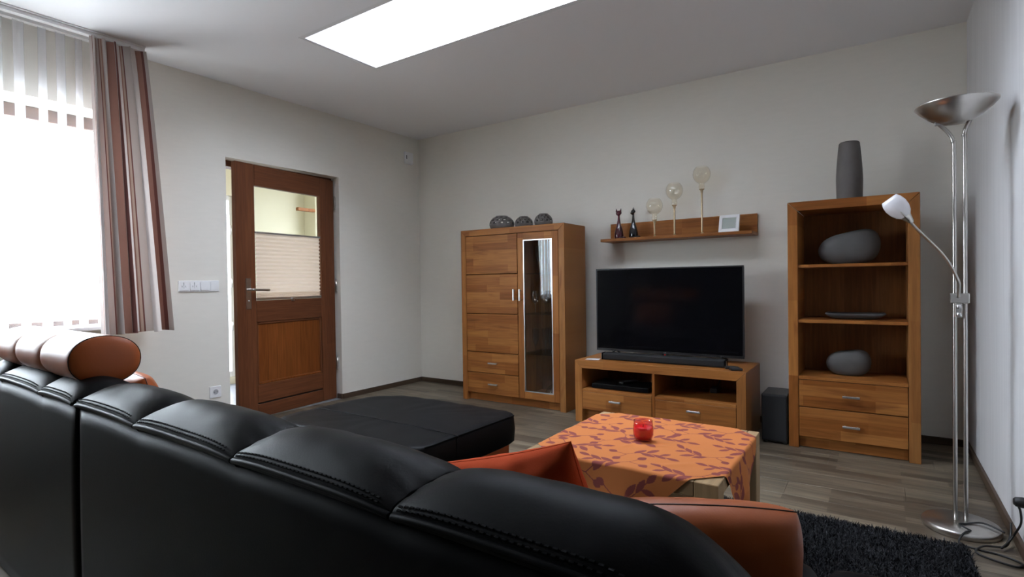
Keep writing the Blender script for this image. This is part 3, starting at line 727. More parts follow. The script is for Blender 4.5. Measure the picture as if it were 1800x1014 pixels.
# ------------------------------------------------------------------ television and the things around it
def television():
    r = empty('television', (2.6755, -.30, .4446), 'black flat screen television on the low cabinet', 'television')
    w2, z0, z1 = .535, .036, .660
    box('rear_shell', -w2+.004, w2-.004, .006, .045, z0+.004, z1-.004, M['black'], r, .006, 2)
    box('rear_bulge', -w2+.22, w2-.22, .045, .075, z0+.02, z0+.36, M['black'], r, .01, 2)
    bz = .009
    boxes('bezel', [(-w2, -w2+bz, -.004, .008, z0, z1), (w2-bz, w2, -.004, .008, z0, z1), (-w2+bz, w2-bz, -.004, .008, z1-bz, z1), (-w2+bz, w2-bz, -.004, .008, z0, z0+.017)], M['black'], r)
    box('screen', -w2+bz, w2-bz, -.001, .006, z0+.017, z1-bz, M['blackg'], r, 0)
    for s in (-1, 1):
        tube('foot', [(s*.40, -.07, .006), (s*.385, .02, .05), (s*.40, .12, .006)], .007, M['black'], r, 8)
    # maker's mark and standby light in the middle of the lower edge
    cu = bpy.data.curves.new('mark', 'FONT'); cu.body = 'LG'; cu.size = .016; cu.align_x = 'CENTER'; cu.extrude = .0004
    tmp = bpy.data.objects.new('mark', cu); COL.objects.link(tmp)
    me = bpy.data.meshes.new_from_object(tmp.evaluated_get(bpy.context.evaluated_depsgraph_get())); bpy.data.objects.remove(tmp)
    me.materials.clear(); me.materials.append(M['alu']); lo = link(bpy.data.objects.new('maker_mark', me), r); lo.matrix_local = Matrix.Translation((0, -.0046, z0+.003)) @ Matrix.Rotation(R(90), 4, 'X')
    V, F = lathe_data([(.0035, 0), (.0035, .001)], 12); mobj('standby_light', [(x, -z-.0042, y+z0-.006) for x, y, z in V], F, led, r)
    box('light_tab', -.02, .02, -.003, .008, z0-.011, z0, M['black'], r, .002)
def led_mat():
    m, n, o = new_mat('red_standby_led'); e = n.nodes.new('ShaderNodeEmission'); e.inputs[0].default_value = (1, .03, .02, 1); e.inputs[1].default_value = .6; n.links.new(e.outputs[0], o.inputs[0]); return m
led = led_mat()
television()
CT = .4446
def soundbar():
    r = empty('soundbar', (2.715, -.50, CT), 'long black soundbar in front of the television', 'soundbar', rot=(0, 0, R(1.0)))
    box('body', -.42, .42, -.035, .035, .002, .052, M['blackc'], r, .012, 3)
    for s in (-1, 1): box('end_cap', s*.424-.004, s*.424+.004, -.034, .034, .002, .051, M['blackg'], r, .003)
    box('end_trim', -.4295, -.428, -.033, -.028, .006, .047, M['alu'], r, 0); box('end_trim', .428, .4295, -.033, -.028, .006, .047, M['alu'], r, 0)
soundbar()
def remote(name, x, y, z, L, w_, rz, label):
    r = empty(name, (x, y, z), label, 'remote', rot=(0, 0, rz))
    box('body', -w_/2, w_/2, -L/2, L/2, 0, .016, M['black'], r, .005, 2)
    for i in range(3):
        for j in range(5): box('button', (i-1)*w_*.26-.004, (i-1)*w_*.26+.004, L*(-.32+.13*j)-.004, L*(-.32+.13*j)+.004, .016, .0178, M['slate'], r, 0)
remote('remote_control', 3.178, -.525, CT, .085, .045, R(-70), 'small black remote beside the right end of the soundbar')
remote('remote_control', 3.212, -.575, CT, .07, .055, R(-60), 'small black remote at the front right corner of the low cabinet')
card = empty('paper_card', (2.225, -.555, CT), 'white paper card on the low cabinet left of the soundbar', 'card', rot=(0, 0, R(12)))
box('sheet', -.05, .05, -.03, .03, 0, .001, M['whitem'], card, 0); box('sheet', -.045, .05, -.026, .034, .001, .002, M['whitem'], card, 0).rotation_euler = (0, 0, .05)
def player():
    r = empty('disc_player', (2.44, -.47, .2406), 'slim black disc player in the left compartment of the low cabinet', 'player')
    box('body', -.21, .21, -.115, .12, .004, .036, M['black'], r, .003, 2); box('front_panel', -.208, .208, -.118, -.114, .006, .034, M['blackg'], r, 0)
    for s in (-1, 1): box('foot', s*.17-.012, s*.17+.012, -.08, -.056, 0, .004, M['black'], r, 0)
player()
remote('remote_control', 2.46, -.46, .2772, .15, .045, R(-25), 'black remote lying on the disc player')
ad = empty('power_adapter', (3.02, -.30, .2406), 'black power adapter in the right compartment of the low cabinet', 'adapter')
box('body', -.025, .025, -.045, .045, 0, .035, M['black'], ad, .006, 2); tube('lead', catmull([(0, .045, .02), (.01, .08, .06), (.03, .10, .14)], 6), .003, M['cable'], ad, 6)
sb = empty('subwoofer', (3.418, -.385, 0), 'black subwoofer box on the floor between low cabinet and shelf unit', 'subwoofer')
box('enclosure', -.073, .073, -.115, .135, .012, .302, M['black'], sb, .006, 2); box('grille', -.068, .068, -.123, -.1145, .02, .295, M['blackc'], sb, .004)
for sx in (-1, 1):
    for sy in (-.09, .11): lathe('foot', [(.012, 0), (.014, .012)], M['black'], sb, 12, (sx*.055, sy, 0))

# ------------------------------------------------------------------ things on the shelf unit
def ribbed(name, prof_fn, n, label, x, y, z, sx=1, sy=1, mat='stone', seg=40, rip=.0022, freq=1.0, skew=None):
    V = []
    for i in range(n):
        t = i/(n-1); r_, zz = prof_fn(t); r_ = max(r_+(rip if i % 2 else -rip*.3), .001)
        for k in range(seg):
            a = 2*math.pi*k/seg; px, py = r_*math.cos(a)*sx, r_*math.sin(a)*sy
            if skew: px, py, zz2 = skew(px, py, zz, t)
            else: zz2 = zz
            V.append((px, py, zz2))
    F = grid_faces(n, seg, close_v=True); F.append(tuple(range(seg))[::-1]); 
    o = mobj(name, V, F, M[mat], None, True); o.location = (x, y, z); return tag(o, label, 'vase')
def tall(t):
    z = t*.362
    if t > .97: return (.049-(t-.97)*.4, .352+(1-t)*.1)
    return (.066+.004*math.sin(t*2.2)-.018*max(0, (t-.35)/.65)**1.3, z)
tv_ = ribbed('tall_vase', tall, 90, 'tall grey ribbed vase standing on top of the shelf unit', 3.81, -.31, 1.4682, mat='ceramic', rip=.0016)
def pebble(a, h):
    def fn(t):
        s = math.sin(math.pi*(.06+.90*t)); return (a*max(s, 0)**.62, h*(.5-.5*math.cos(math.pi*(.04+.96*t))) - h*.004)
    return fn
def egg(k):
    def sk(px, py, zz, t): return (px*(1-.12*0)+.0, py, zz*(1+k*px))
    return sk
ribbed('pebble_vase', pebble(.158, .19), 46, 'large grey ribbed pebble-shaped vase on the upper shelf of the unit', 3.805, -.335, 1.0945, 1, .52, skew=egg(1.1))
ribbed('pebble_vase', pebble(.114, .148), 40, 'small grey ribbed pebble-shaped vase above the drawers', 3.80, -.34, .4305, 1, .55, skew=egg(1.0))
def platter():
    n, m = 25, 13; V = []
    for i in range(n):
        for j in range(m):
            a, b = i/(n-1)*2-1, j/(m-1)*2-1; e = max(abs(a)**4, abs(b)**4)
            V.append((a*.155*(1-.05*b*b), b*.085*(1-.06*a*a), .004+.030*e))
    o = mobj('platter', V, grid_faces(n, m), M['slate'], None, True); s = o.modifiers.new('t', 'SOLIDIFY'); s.thickness = .008; s.offset = 1
    o.location = (3.835, -.33, .7665+.006); tag(o, 'flat dark grey rectangular platter on the middle shelf', 'platter')
    o.location.z = .7665-.0035
platter()

# ------------------------------------------------------------------ floor lamp with reading arm
def floor_lamp():
    X, Y = 4.222, -1.345
    r = empty('floor_lamp', (X, Y, 0), 'brushed steel uplighter floor lamp with reading arm by the right wall', 'lamp')
    lathe('base', [(.126, 0), (.128, .004), (.128, .018), (.122, .026), (.03, .030), (.012, .031)], M['steel'], r, 56)
    for s, top in ((-1, [(-.0165, 0, 1.48), (-.019, 0, 1.55), (-.034, 0, 1.59), (-.068, 0, 1.636)]), (1, [(.0165, 0, 1.50), (.015, 0, 1.57), (.026, 0, 1.615), (.050, 0, 1.658)])):
        tube('pole', catmull([(s*.0165, 0, .025), (s*.0165, 0, .75)]+top, 8), .0075, M['steel'], r, 12)
    bowl = lathe('uplighter_dish', [(.010, -.072), (.05, -.066), (.085, -.045), (.115, -.018), (.134, .004), (.1345, .008), (.131, .008), (.112, -.012), (.08, -.037), (.045, -.056), (.008, -.060)], M['steel'], r, 64, (-.011, 0, 1.695))
    for p in ((-.068, 0, 1.632), (.046, 0, 1.652)): box('bracket', p[0]-.010, p[0]+.010, -.009, .009, p[2]-.006, p[2]+.008, M['steel'], r, .002)
    cl = empty('clamp', (0, 0, 0)); cl.parent = r
    box('clamp_bar', -.032, .030, -.013, .013, .905, .946, M['steel'], cl, .004, 2)
    box('switch_plate', -.018, .006, -.022, -.012, .850, .906, M['steel'], cl, .003)
    for z in (.862, .893):
        V, F = lathe_data([(.009, 0), (.009, .018), (.007, .022)], 14); mobj('knob', [(x-.006, -z2-.022, y+z) for x, y, z2 in V], F, M['alu'], cl, True)
    ar = empty('reading_arm', (0, 0, 0)); ar.parent = r
    tube('gooseneck', catmull([(-.006, -.02, .93), (-.007, -.05, .965), (-.013, -.075, 1.0), (-.056, -.09, 1.093), (-.148, -.10, 1.213), (-.160, -.10, 1.238)], 8), .0055, M['steel'], ar, 10)
    A = Vector((-.160, -.10, 1.235)); D = Vector((-.60, -.10, .79)).normalized()
    rot = D.to_track_quat('Z', 'Y').to_matrix().to_4x4()
    def place(o): o.matrix_local = Matrix.Translation(A) @ rot
    place(lathe('socket_cone', [(.006, -.006), (.010, .0), (.022, .038), (.024, .045)], M['steel'], ar, 24))
    place(lathe('glass_shade', [(.020, .030), (.030, .042), (.038, .062), (.041, .085), (.037, .108), (.030, .122), (.028, .121), (.034, .106), (.037, .085), (.034, .062), (.024, .045)], M['opal'], ar, 28, cap=False))
    # slot in the side of the socket
    tube('spring_clip', [A+D*.01+Vector((.0, -.022, -.004)), A+D*.06+Vector((-.0, -.040, -.01))], .003, M['steel'], ar, 6)
    # mains lead: on the floor in loops, then up to the plug
    z = .005
    pts = [(.02, -.10, .034), (-.005, -.135, .03), (-.02, -.17, z), (.03, -.20, z), (.09, -.21, z), (.14, -.245, z), (.125, -.285, z), (.06, -.265, z), (.02, -.235, z+.004), (.05, -.175, z+.008), (.11, -.145, z+.008), (.135, -.09, .03), (.142, -.055, .075), (.138, -.075, .04), (.12, -.12, .016), (.10, -.165, .014), (.125, -.13, .03), (.143, -.12, .06), (.152, -.17, .12), (.140, -.235, .185), (.128, -.255, .215)]
    tube('mains_lead', catmull(pts, 10), .0036, M['cable'], r, 8)
    lp = [(.125, -.05, .032), (.07, .0, .036), (.015, -.03, .033), (-.01, -.06, .036), (.02, -.10, .034)]
    tube('mains_lead', catmull(lp, 8), .0036, M['cable'], r, 8)
floor_lamp()
socket('wall_socket', (W, -1.60, .222), (0, 0, R(180)), 'white wall socket low on the right wall behind the lamp plug')
pl = empty('mains_plug', (W-.0108, -1.60, .222), 'black mains plug in the socket on the right wall', 'plug')
V, F = lathe_data([(.0175, 0), (.0185, .012), (.016, .030), (.010, .036)], 20); mobj('plug_body', [(-z, x, y) for x, y, z in V], F, M['cable'], pl, True)

# ------------------------------------------------------------------ rug
def rug():
    x0, x1, y0, y1 = 2.17, 4.235, -2.72, -1.56
    r = empty('rug', ((x0+x1)/2, (y0+y1)/2, 0), 'dark grey shaggy rug under the coffee table', 'rug')
    hx, hy = (x1-x0)/2, (y1-y0)/2
    box('backing', -hx+.02, hx-.02, -hy+.02, hy-.02, .0005, .010, M['rug'], r, .002)
    n = 150000
    px = rng.uniform(-hx+.012, hx-.012, n); py = rng.uniform(-hy+.012, hy-.012, n)
    ang = rng.uniform(0, 2*np.pi, n); lean = rng.uniform(.003, .020, n); ht = rng.uniform(.012, .030, n); wd = rng.uniform(.0012, .0022, n)
    a2 = rng.uniform(0, 2*np.pi, n)
    cx, sx = np.cos(ang)*wd, np.sin(ang)*wd
    dx, dy = np.cos(a2)*lean, np.sin(a2)*lean
    V = np.empty((n, 5, 3), np.float32)
    V[:, 0] = np.stack([px-cx, py-sx, np.full(n, .009)], 1); V[:, 1] = np.stack([px+cx, py+sx, np.full(n, .009)], 1)
    V[:, 2] = np.stack([px+cx+dx*.35, py+sx+dy*.35, .009+ht*.62], 1); V[:, 3] = np.stack([px-cx+dx*.35, py-sx+dy*.35, .009+ht*.62], 1)
    V[:, 4] = np.stack([px+dx, py+dy, .006+ht], 1)
    me = bpy.data.meshes.new('pile'); me.vertices.add(n*5); me.vertices.foreach_set('co', V.ravel())
    base_ = np.arange(n)[:, None]*5
    li = np.concatenate([base_+np.array([0, 1, 2, 3]), base_+np.array([3, 2, 4])], 1).astype(np.int32)
    me.loops.add(n*7); me.loops.foreach_set('vertex_index', li.ravel())
    st = (np.arange(n)[:, None]*7+np.array([0, 4])).astype(np.int32); me.polygons.add(n*2); me.polygons.foreach_set('loop_start', st.ravel())
    me.polygons.foreach_set('loop_total', np.tile(np.array([4, 3], np.int32), n)); me.update(calc_edges=True); me.validate()
    me.materials.append(M['rug']); link(bpy.data.objects.new('pile', me), r, 'stuff')
M['rug'] = pmat('charcoal_wool', (.030, .031, .035), .8, noise=(60, .5), spec=.3)
rug()

# ------------------------------------------------------------------ coffee table, cloth, glass
TX, TY, TZ, TA = 3.25, -2.236, .43, .323
def coffee_table():
    r = empty('coffee_table', (TX, TY, 0), 'square pale beech coffee table under the orange cloth', 'table')
    L = .068; zf = .036
    for sx in (-1, 1):
        for sy in (-1, 1):
            x0, x1 = sorted((sx*TA, sx*(TA-L))); y0, y1 = sorted((sy*TA, sy*(TA-L)))
            lg = empty('leg', (0, 0, 0)); lg.parent = r
            xm = x0+.040 if sx < 0 else x1-.040
            if sy < 0:
                box('leg_board', x0, x1, y0, y1, zf, TZ, M['w_table'], lg, .002); continue
            box('leg_board', x0, xm-.0008, y0, y1, zf, TZ, M['w_table'], lg, .002); box('leg_board', xm+.0008, x1, y0, y1, zf, TZ, M['w_table'], lg, .002)
    box('table_top', -TA+.001, TA-.001, -TA+L+.001, TA-L-.001, TZ-.045, TZ, M['w_tabt'], r, .002)
    for s in (-1, 1): box('end_board', -TA+L+.001, TA-L-.001, min(s*TA, s*(TA-L)), max(s*TA, s*(TA-L)), TZ-.045, TZ, M['w_tabt'], r, .002)
    box('lower_shelf', -TA+L+.01, TA-L-.01, -TA+.03, TA-.03, .13, .15, M['w_tabt'], r, .002)
coffee_table()

def leaf_print(U, V_):
    """sprigs of leaves and buds; returns a 0..1 mask of the print"""
    m = np.zeros(U.shape, bool)
    def leaf(cx, cy, ang, L, w_):
        nonlocal m
        c, s = math.cos(ang), math.sin(ang); a = (U-cx)*c+(V_-cy)*s; b = -(U-cx)*s+(V_-cy)*c
        t = a/L; m |= (t > 0) & (t < 1) & (np.abs(b) < w_*np.power(np.clip(np.sin(np.pi*np.clip(t, 0, 1)), 0, 1), .8))
    def stem(p, q, r_=.0016):
        nonlocal m
        d = (q[0]-p[0], q[1]-p[1]); l2 = d[0]**2+d[1]**2; t = np.clip(((U-p[0])*d[0]+(V_-p[1])*d[1])/l2, 0, 1)
        m |= np.hypot(U-p[0]-t*d[0], V_-p[1]-t*d[1]) < r_
    rs = random.Random(5)
    k = 0; y = -.70
    while y < .72:
        x = -.75+(.118 if k % 2 else 0)
        while x < .75:
            if abs(x)+abs(y) < .85:
                ang = rs.uniform(-.35, .35)+(math.pi if rs.random() < .5 else 0); c, s = math.cos(ang), math.sin(ang); fl_ = rs.choice((-1, 1)); sc = rs.uniform(1.2, 1.4)
                def W_(a, b): a *= sc; b *= sc*fl_; return (x+a*c-b*s, y+a*s+b*c)
                P = [W_(-.06+.016*i, .016*math.sin(i*.62)) for i in range(8)]
                for i in range(7): stem(P[i], P[i+1])
                for i, (da, L, wd) in enumerate(((.75, .042, .0085), (-.6, .046, .0085), (.8, .044, .009), (-.7, .042, .008), (.6, .034, .007), (-.45, .036, .008))):
                    p = P[1+i]; dd = ang+fl_*da; leaf(p[0]+math.cos(dd)*.004, p[1]+math.sin(dd)*.004, dd, L*sc, wd*sc)
                q0 = P[0]; q1 = W_(-.075, -.022); stem(q0, q1); leaf(q1[0], q1[1], ang+math.pi+fl_*.9, .026*sc, .0105*sc)
                q2 = W_(-.085, .012); stem(q0, q2); leaf(q2[0], q2[1], ang+math.pi-fl_*.6, .026*sc, .0105*sc)
            x += .235
        y += .105; k += 1
    return m
def tablecloth():
    D, N = .565, 460
    s = np.linspace(-1, 1, N); A, B = np.meshgrid(s, s, indexing='ij')
    U = (A+B)*D/2; Vv = (A-B)*D/2                       # |U|+|V| <= D : cloth laid corner-wise
    rnd = .010
    def fold(t):
        a = np.abs(t); sg = np.sign(t); e = a-(TA-rnd+.004)
        flat = np.minimum(a, TA-rnd+.004); arc = np.clip(e/rnd, 0, math.pi/2); rest = np.maximum(e-rnd*math.pi/2, 0)
        return sg*(flat+rnd*np.sin(arc)), -(rnd*(1-np.cos(arc))+rest), rest
    x, z1, r1 = fold(U); y, z2, r2 = fold(Vv)
    top = (r1 == 0) & (r2 == 0)
    z = TZ+.0035+z1+z2
    z += np.where(top, .0016*np.sin(U*19+3*np.sin(Vv*11))*np.sin(Vv*16+2*np.sin(U*7)), 0)
    # a few soft ridges pushed up beside the glass
    for (cx, cy, ang, L, hh, wd) in ((.045, -.075, .45, .07, .006, .013), (-.02, -.085, 1.1, .05, .004, .011), (.10, -.02, .2, .09, .004, .016), (.16, -.23, .7, .10, .004, .016)):
        c, sn = math.cos(ang), math.sin(ang); a = (U-cx)*c+(Vv-cy)*sn; b = -(U-cx)*sn+(Vv-cy)*c
        z += np.where(top, hh*np.exp(-(a/L)**2-(b/wd)**2), 0)
    # hanging flaps billow a little
    sway = .010+.011*np.sin(U*17+1)*np.sin(3.0)
    y += np.sign(Vv)*np.where(r2 > 0, np.minimum(r2/.1, 1)*(.010+.010*np.sin(U*21+.6)), 0)
    x += np.sign(U)*np.where(r1 > 0, np.minimum(r1/.1, 1)*(.009+.010*np.sin(Vv*23+1.9)), 0)
    me = bpy.data.meshes.new('tablecloth'); co = np.stack([x, y, z-TZ], -1).reshape(-1, 3).astype(np.float32)
    idx = np.arange(N*N).reshape(N, N); q = np.stack([idx[:-1, :-1], idx[1:, :-1], idx[1:, 1:], idx[:-1, 1:]], -1).reshape(-1, 4).astype(np.int32)
    me.vertices.add(len(co)); me.vertices.foreach_set('co', co.ravel()); me.loops.add(q.size); me.loops.foreach_set('vertex_index', q.ravel())
    me.polygons.add(len(q)); me.polygons.foreach_set('loop_start', (np.arange(len(q))*4).astype(np.int32)); me.polygons.foreach_set('loop_total', np.full(len(q), 4, np.int32))
    me.update(calc_edges=True); me.polygons.foreach_set('use_smooth', np.ones(len(q), bool))
    mk = leaf_print(U, Vv).reshape(-1)
    col = np.where(mk[:, None], np.array([.235, .060, .052, 1]), np.array([.53, .180, .055, 1])).astype(np.float32)
    at = me.color_attributes.new('print', 'FLOAT_COLOR', 'POINT'); at.data.foreach_set('color', col.ravel())
    me.materials.append(M['cloth']); o = link(bpy.data.objects.new('tablecloth', me)); o.location = (TX, TY, TZ)
    tag(o, 'orange tablecloth printed with reddish leaf sprigs on the coffee table', 'tablecloth')
tablecloth()
cg = empty('candle_glass', (3.243, -2.262, TZ+.0055), 'small red glass candle holder on the orange tablecloth', 'candle holder')
lathe('glass_shell', [(.024, 0), (.031, .006), (.036, .022), (.037, .040), (.034, .062), (.033, .074), (.0315, .074), (.033, .060), (.0355, .040), (.034, .022), (.028, .008), (.0, .006)], M['redglass'], cg, 36, cap=False)
lathe('candle', [(.0275, .009), (.0325, .022), (.0335, .040), (.0325, .050), (.006, .049)], M['redwax'], cg, 28)
tube('wick', [(0, 0, .049), (.001, 0, .058)], .0012, M['black'], cg, 6)

# ------------------------------------------------------------------ sofa
sofa = empty('corner_sofa', (2.164, -3.600, 0), 'black leather sofa with an orange headrest, seen from behind', 'sofa', rot=(0, 0, R(-1.6)))
MID = [(0, .600), (-.006, .618), (.000, .636), (.022, .656), (.060, .676), (.100, .684), (.145, .675), (.190, .652), (.235, .615), (.268, .560), (.285, .490), (.285, .425)]
END = [(0, .597), (-.003, .607), (.000, .618), (.020, .627), (.060, .634), (.105, .638), (.150, .638), (.185, .632), (.220, .606), (.245, .555), (.258, .490), (.262, .425)]
KS = .769
def prof_fit(P): return [(a*KS, 1.017-(1.017-b)*KS) for a, b in P]+[(P[-1][0]*KS, .40)]
MID, END = prof_fit(MID), prof_fit(END)
def puff(s, k=3.6): return (1-abs(2*s-1)**k)**.9
def back_pad(u0, u1, end_r=False):
    n = 41; V = []
    prof_m = catmull([(0, a, b) for a, b in MID], 4); prof_e = catmull([(0, a, b) for a, b in END], 4); m = len(prof_m)
    for i in range(n):
        s = .5-.5*math.cos(math.pi*i/(n-1)); p = puff(s)
        if end_r and s > .5: p = 1-max(0, (s-.80)/.20)**2.4*.55
        for a, b in zip(prof_m, prof_e):
            q = b+(a-b)*p; y, z = q.y, q.z
            if end_r and z > .60: z -= .055*max(0, (s-.66)/.34)**2.2*min(1, (z-.60)/.06)
            # gathers running in from the seams
            edge = min(s, 1-s)
            wr = .0012*math.exp(-edge*11)*math.sin(y*170+u0*40)*(1 if .02 < y < .17 else 0)
            wr += .0007*math.sin(s*27+y*22+u0*9)*math.sin(y*46+s*5)*(1 if .03 < y < .17 else 0)
            V.append((u0+.0015+(u1-u0-.003)*s, y, z+wr))
    F = grid_faces(n, m); F.append(tuple(range(m))[::-1]); F.append(tuple((n-1)*m+j for j in range(m))); 
    return fix_normals(mobj('back_cushion', V, F, M['leather'], sofa, True))
def drop(u):
    return .055*max(0, ((u-1.241)/.435-.66)/.34)**2.2 if u > 1.241 else 0
def seam_pts(u0, u1, dy=-.006, off=.0):
    P = []
    for i in range(31):
        s = .5-.5*math.cos(math.pi*i/30); p = puff(s); a, b = (MID[1], END[1])
        P.append((u0+(u1-u0)*s, b[0]+(a[0]-b[0])*p+dy, b[1]+(a[1]-b[1])*p+off-drop(u0+(u1-u0)*s)))
    return P
def stitches(u0, u1, off_i):
    V, F = [], []
    f_ = (.95 if off_i else .45); a0, b0 = [tuple(p_[1][q_]+(p_[2][q_]-p_[1][q_])*f_ for q_ in (0, 1)) for p_ in (MID, END)]
    n = int((u1-u0-.03)/.011)
    for i in range(n):
        u = u0+.015+i*.011; s = (u-u0)/(u1-u0); p = puff(s); y = b0[0]+(a0[0]-b0[0])*p+(.001 if off_i else -.001); z = b0[1]+(a0[1]-b0[1])*p-drop(u)+.0025+(.0012 if off_i else .002)
        n0 = len(V)
        for dx in (-.0032, .0032):
            for dy, dz in ((-.0014, -.0012), (.0014, -.0002), (.0012, .0014), (-.0016, .0006)): V.append((u+dx, y+dy, z+dz))
        F += [(n0, n0+1, n0+2, n0+3), (n0+4, n0+7, n0+6, n0+5)]+[(n0+k, n0+(k+1) % 4, n0+4+(k+1) % 4, n0+4+k) for k in range(4)]
    return V, F
def sofa_back(cuts, end_r):
    for i in range(len(cuts)-1):
        a, b = cuts[i], cuts[i+1]; pad = back_pad(a, b, end_r and i == len(cuts)-2)
        tube('piping', seam_pts(a+.003, b-.003, -.001), .0055, M['leather'], pad, 8)
        for k in (0, 1):
            V, F = stitches(a, b, k); mobj('stitching', V, F, M['stitch'], pad, kind='stuff')
    # rear panel: one upholstered sheet below the seam
    u0, u1 = cuts[0], cuts[-1]; n, m = 90, 14; V = []
    for i in range(n):
        u = u0+(u1-u0)*i/(n-1)
        # follow the scalloped seam along its upper edge
        k = max(j for j in range(len(cuts)-1) if cuts[j] <= u+1e-9 or j == 0); s = min(max((u-cuts[k])/(cuts[k+1]-cuts[k]), 0), 1); top = .694+.0077*puff(s)+.005-drop(u)
        for j in range(m):
            t = j/(m-1); z = .004+(top-.004)*t
            e = min(1, min(u-u0, u1-u)/.02+.15)
            V.append((u, .006-.012*math.sin(math.pi*min(1, t*1.0))**.5*e*.8, z))
    nb = len(V)
    F = grid_faces(n, m)
    for i in range(n):
        u = u0+(u1-u0)*i/(n-1); V += [(u, .18, .004), (u, .18, .60)]
    for i in range(n-1):
        F += [(i*m, nb+2*i, nb+2*i+2, (i+1)*m), (nb+2*i, nb+2*i+1, nb+2*i+3, nb+2*i+2)]
        F.append((nb+2*i+1, i*m+m-1, (i+1)*m+m-1, nb+2*i+3))
    F.append(tuple(range(m))+(nb+1, nb)); F.append((nb+2*(n-1), nb+2*(n-1)+1)+tuple((n-1)*m+j for j in reversed(range(m))))
    fix_normals(mobj('rear_panel', V, F, M['leather'], sofa, True))
CUT = [0, .389, .822, 1.241, 1.676]
sofa_back(CUT, True)
CUTL = [-1.00, -.786, -.317, -.022]
sofa_back(CUTL, False)
EP = [(b[0]+(a[0]-b[0])*.45, b[1]+(a[1]-b[1])*.45-(.055 if b[1] > .65 else 0)) for a, b in zip(MID, END)]
tube('end_piping', catmull([(1.6755, a, b) for a, b in [(-.003, .12), (-.004, .45)]+EP[1:]], 4), .0035, M['leather'], sofa, 8)

def cushion_box(name, x0, x1, y0, y1, z0, z1, mat, parent, bulge=.015, r_=.03, wr=.0, corner=None):
    """upholstered block: rounded, slightly crowned top; corner=(radius) rounds the far-left plan corner"""
    n, m = 36, 36; V = []
    def edge(t, L):     # distribute points, more near the edges
        return .5-.5*math.cos(math.pi*t)
    ring = 10
    rows = []
    cx, cy, hx, hy = (x0+x1)/2, (y0+y1)/2, (x1-x0)/2, (y1-y0)/2
    def plan(a, sc, inset):
        # superellipse outline
        c, s = math.cos(a), math.sin(a); p = 10
        if corner and c < 0 and s > 0: p = corner
        k = (abs(c)**p+abs(s)**p)**(-1/p)
        return (cx+(hx-inset)*k*c*sc, cy+(hy-inset)*k*s*sc)
    seg = 96
    prof = [(0, z0, r_*.5), (1, z0+r_*.5, 0)]
    layers = [(1, r_*.6, z0), (1, .0, z0+r_*.6), (1, -.004, (z0+z1)/2), (1, 0, z1-r_), (1, r_*.3, z1-r_*.35), (1, r_, z1)]
    for sc in (.93, .84, .72, .58, .42, .28, .15, .05): layers.append((sc, r_, z1+bulge*(1-sc*sc)))
    for sc, ins, z in layers:
        for k in range(seg):
            a = 2*math.pi*k/seg; x, y = plan(a, sc, ins)
            zz = z
            if wr and z >= z1: zz += wr*math.sin(x*41+3*math.sin(y*17))*math.sin(y*29+2*math.sin(x*13))*min(1, sc*2.2)*(.4+.6*sc)
            V.append((x, y, zz))
    L = len(layers); F = grid_faces(L, seg, close_v=True); F.append(tuple(range(seg))[::-1]); F.append(tuple((L-1)*seg+k for k in range(seg)))
    return fix_normals(mobj(name, V, F, mat, parent, True))
# seat of the sofa
for a, b in ((.004, .555), (.560, 1.115), (1.120, 1.672)): cushion_box('seat_cushion', a, b, .225, .82, .27, .415, M['leather'], sofa, .012, .03)
for a, b in ((-1.00, -.515), (-.509, -.026)): cushion_box('seat_cushion', a, b, .225, .82, .27, .415, M['leather'], sofa, .012, .03)
box('seat_base', -.99, -.03, .185, .79, .10, .268, M['leather'], sofa, .01, 2); box('seat_base', .005, 1.67, .185, .79, .10, .268, M['leather'], sofa, .01, 2)
for u in (-.94, -.09, .06, 1.61): box('foot', u-.03, u+.03, .66, .72, .0, .10, M['orange'], sofa, .004)
# big ottoman in front of the seat
def ottoman():
    c = empty('ottoman', (2.127, -2.40, 0), 'large flat black leather ottoman on an orange plinth, in front of the sofa', 'ottoman', rot=(0, 0, R(-1.0)))
    hx, y0, y1 = .455, -.345, .345
    cu = cushion_box('ottoman_cushion', -hx, hx, y0, y1, .287, .416, M['leather'], c, .005, .013, .0022, corner=3.6)
    tube('seam', catmull([(hx+.003, -.115, .33), (hx+.001, -.113, .402), (hx-.012, -.112, .4175), (.2, -.11, .4215), (-.2, -.11, .4215), (-hx+.012, -.11, .4175)], 6), .0022, M['leather'], cu, 6)
    tube('piping', [(hx-.004, y0+.06+(y1-y0-.12)*k/12, .4125) for k in range(13)], .0035, M['leather'], cu, 8)
    box('plinth', -hx+.05, hx-.03, y0+.02, y1-.06, .235, .289, M['orange'], c, .004)
    for u in (-hx+.14, hx-.09):
        for v in (y0+.08, y1-.12): box('foot', u-.03, u+.03, v-.03, v+.03, .0 if u < 0 else .036, .234, M['seamdk'], c, .004)
ottoman()
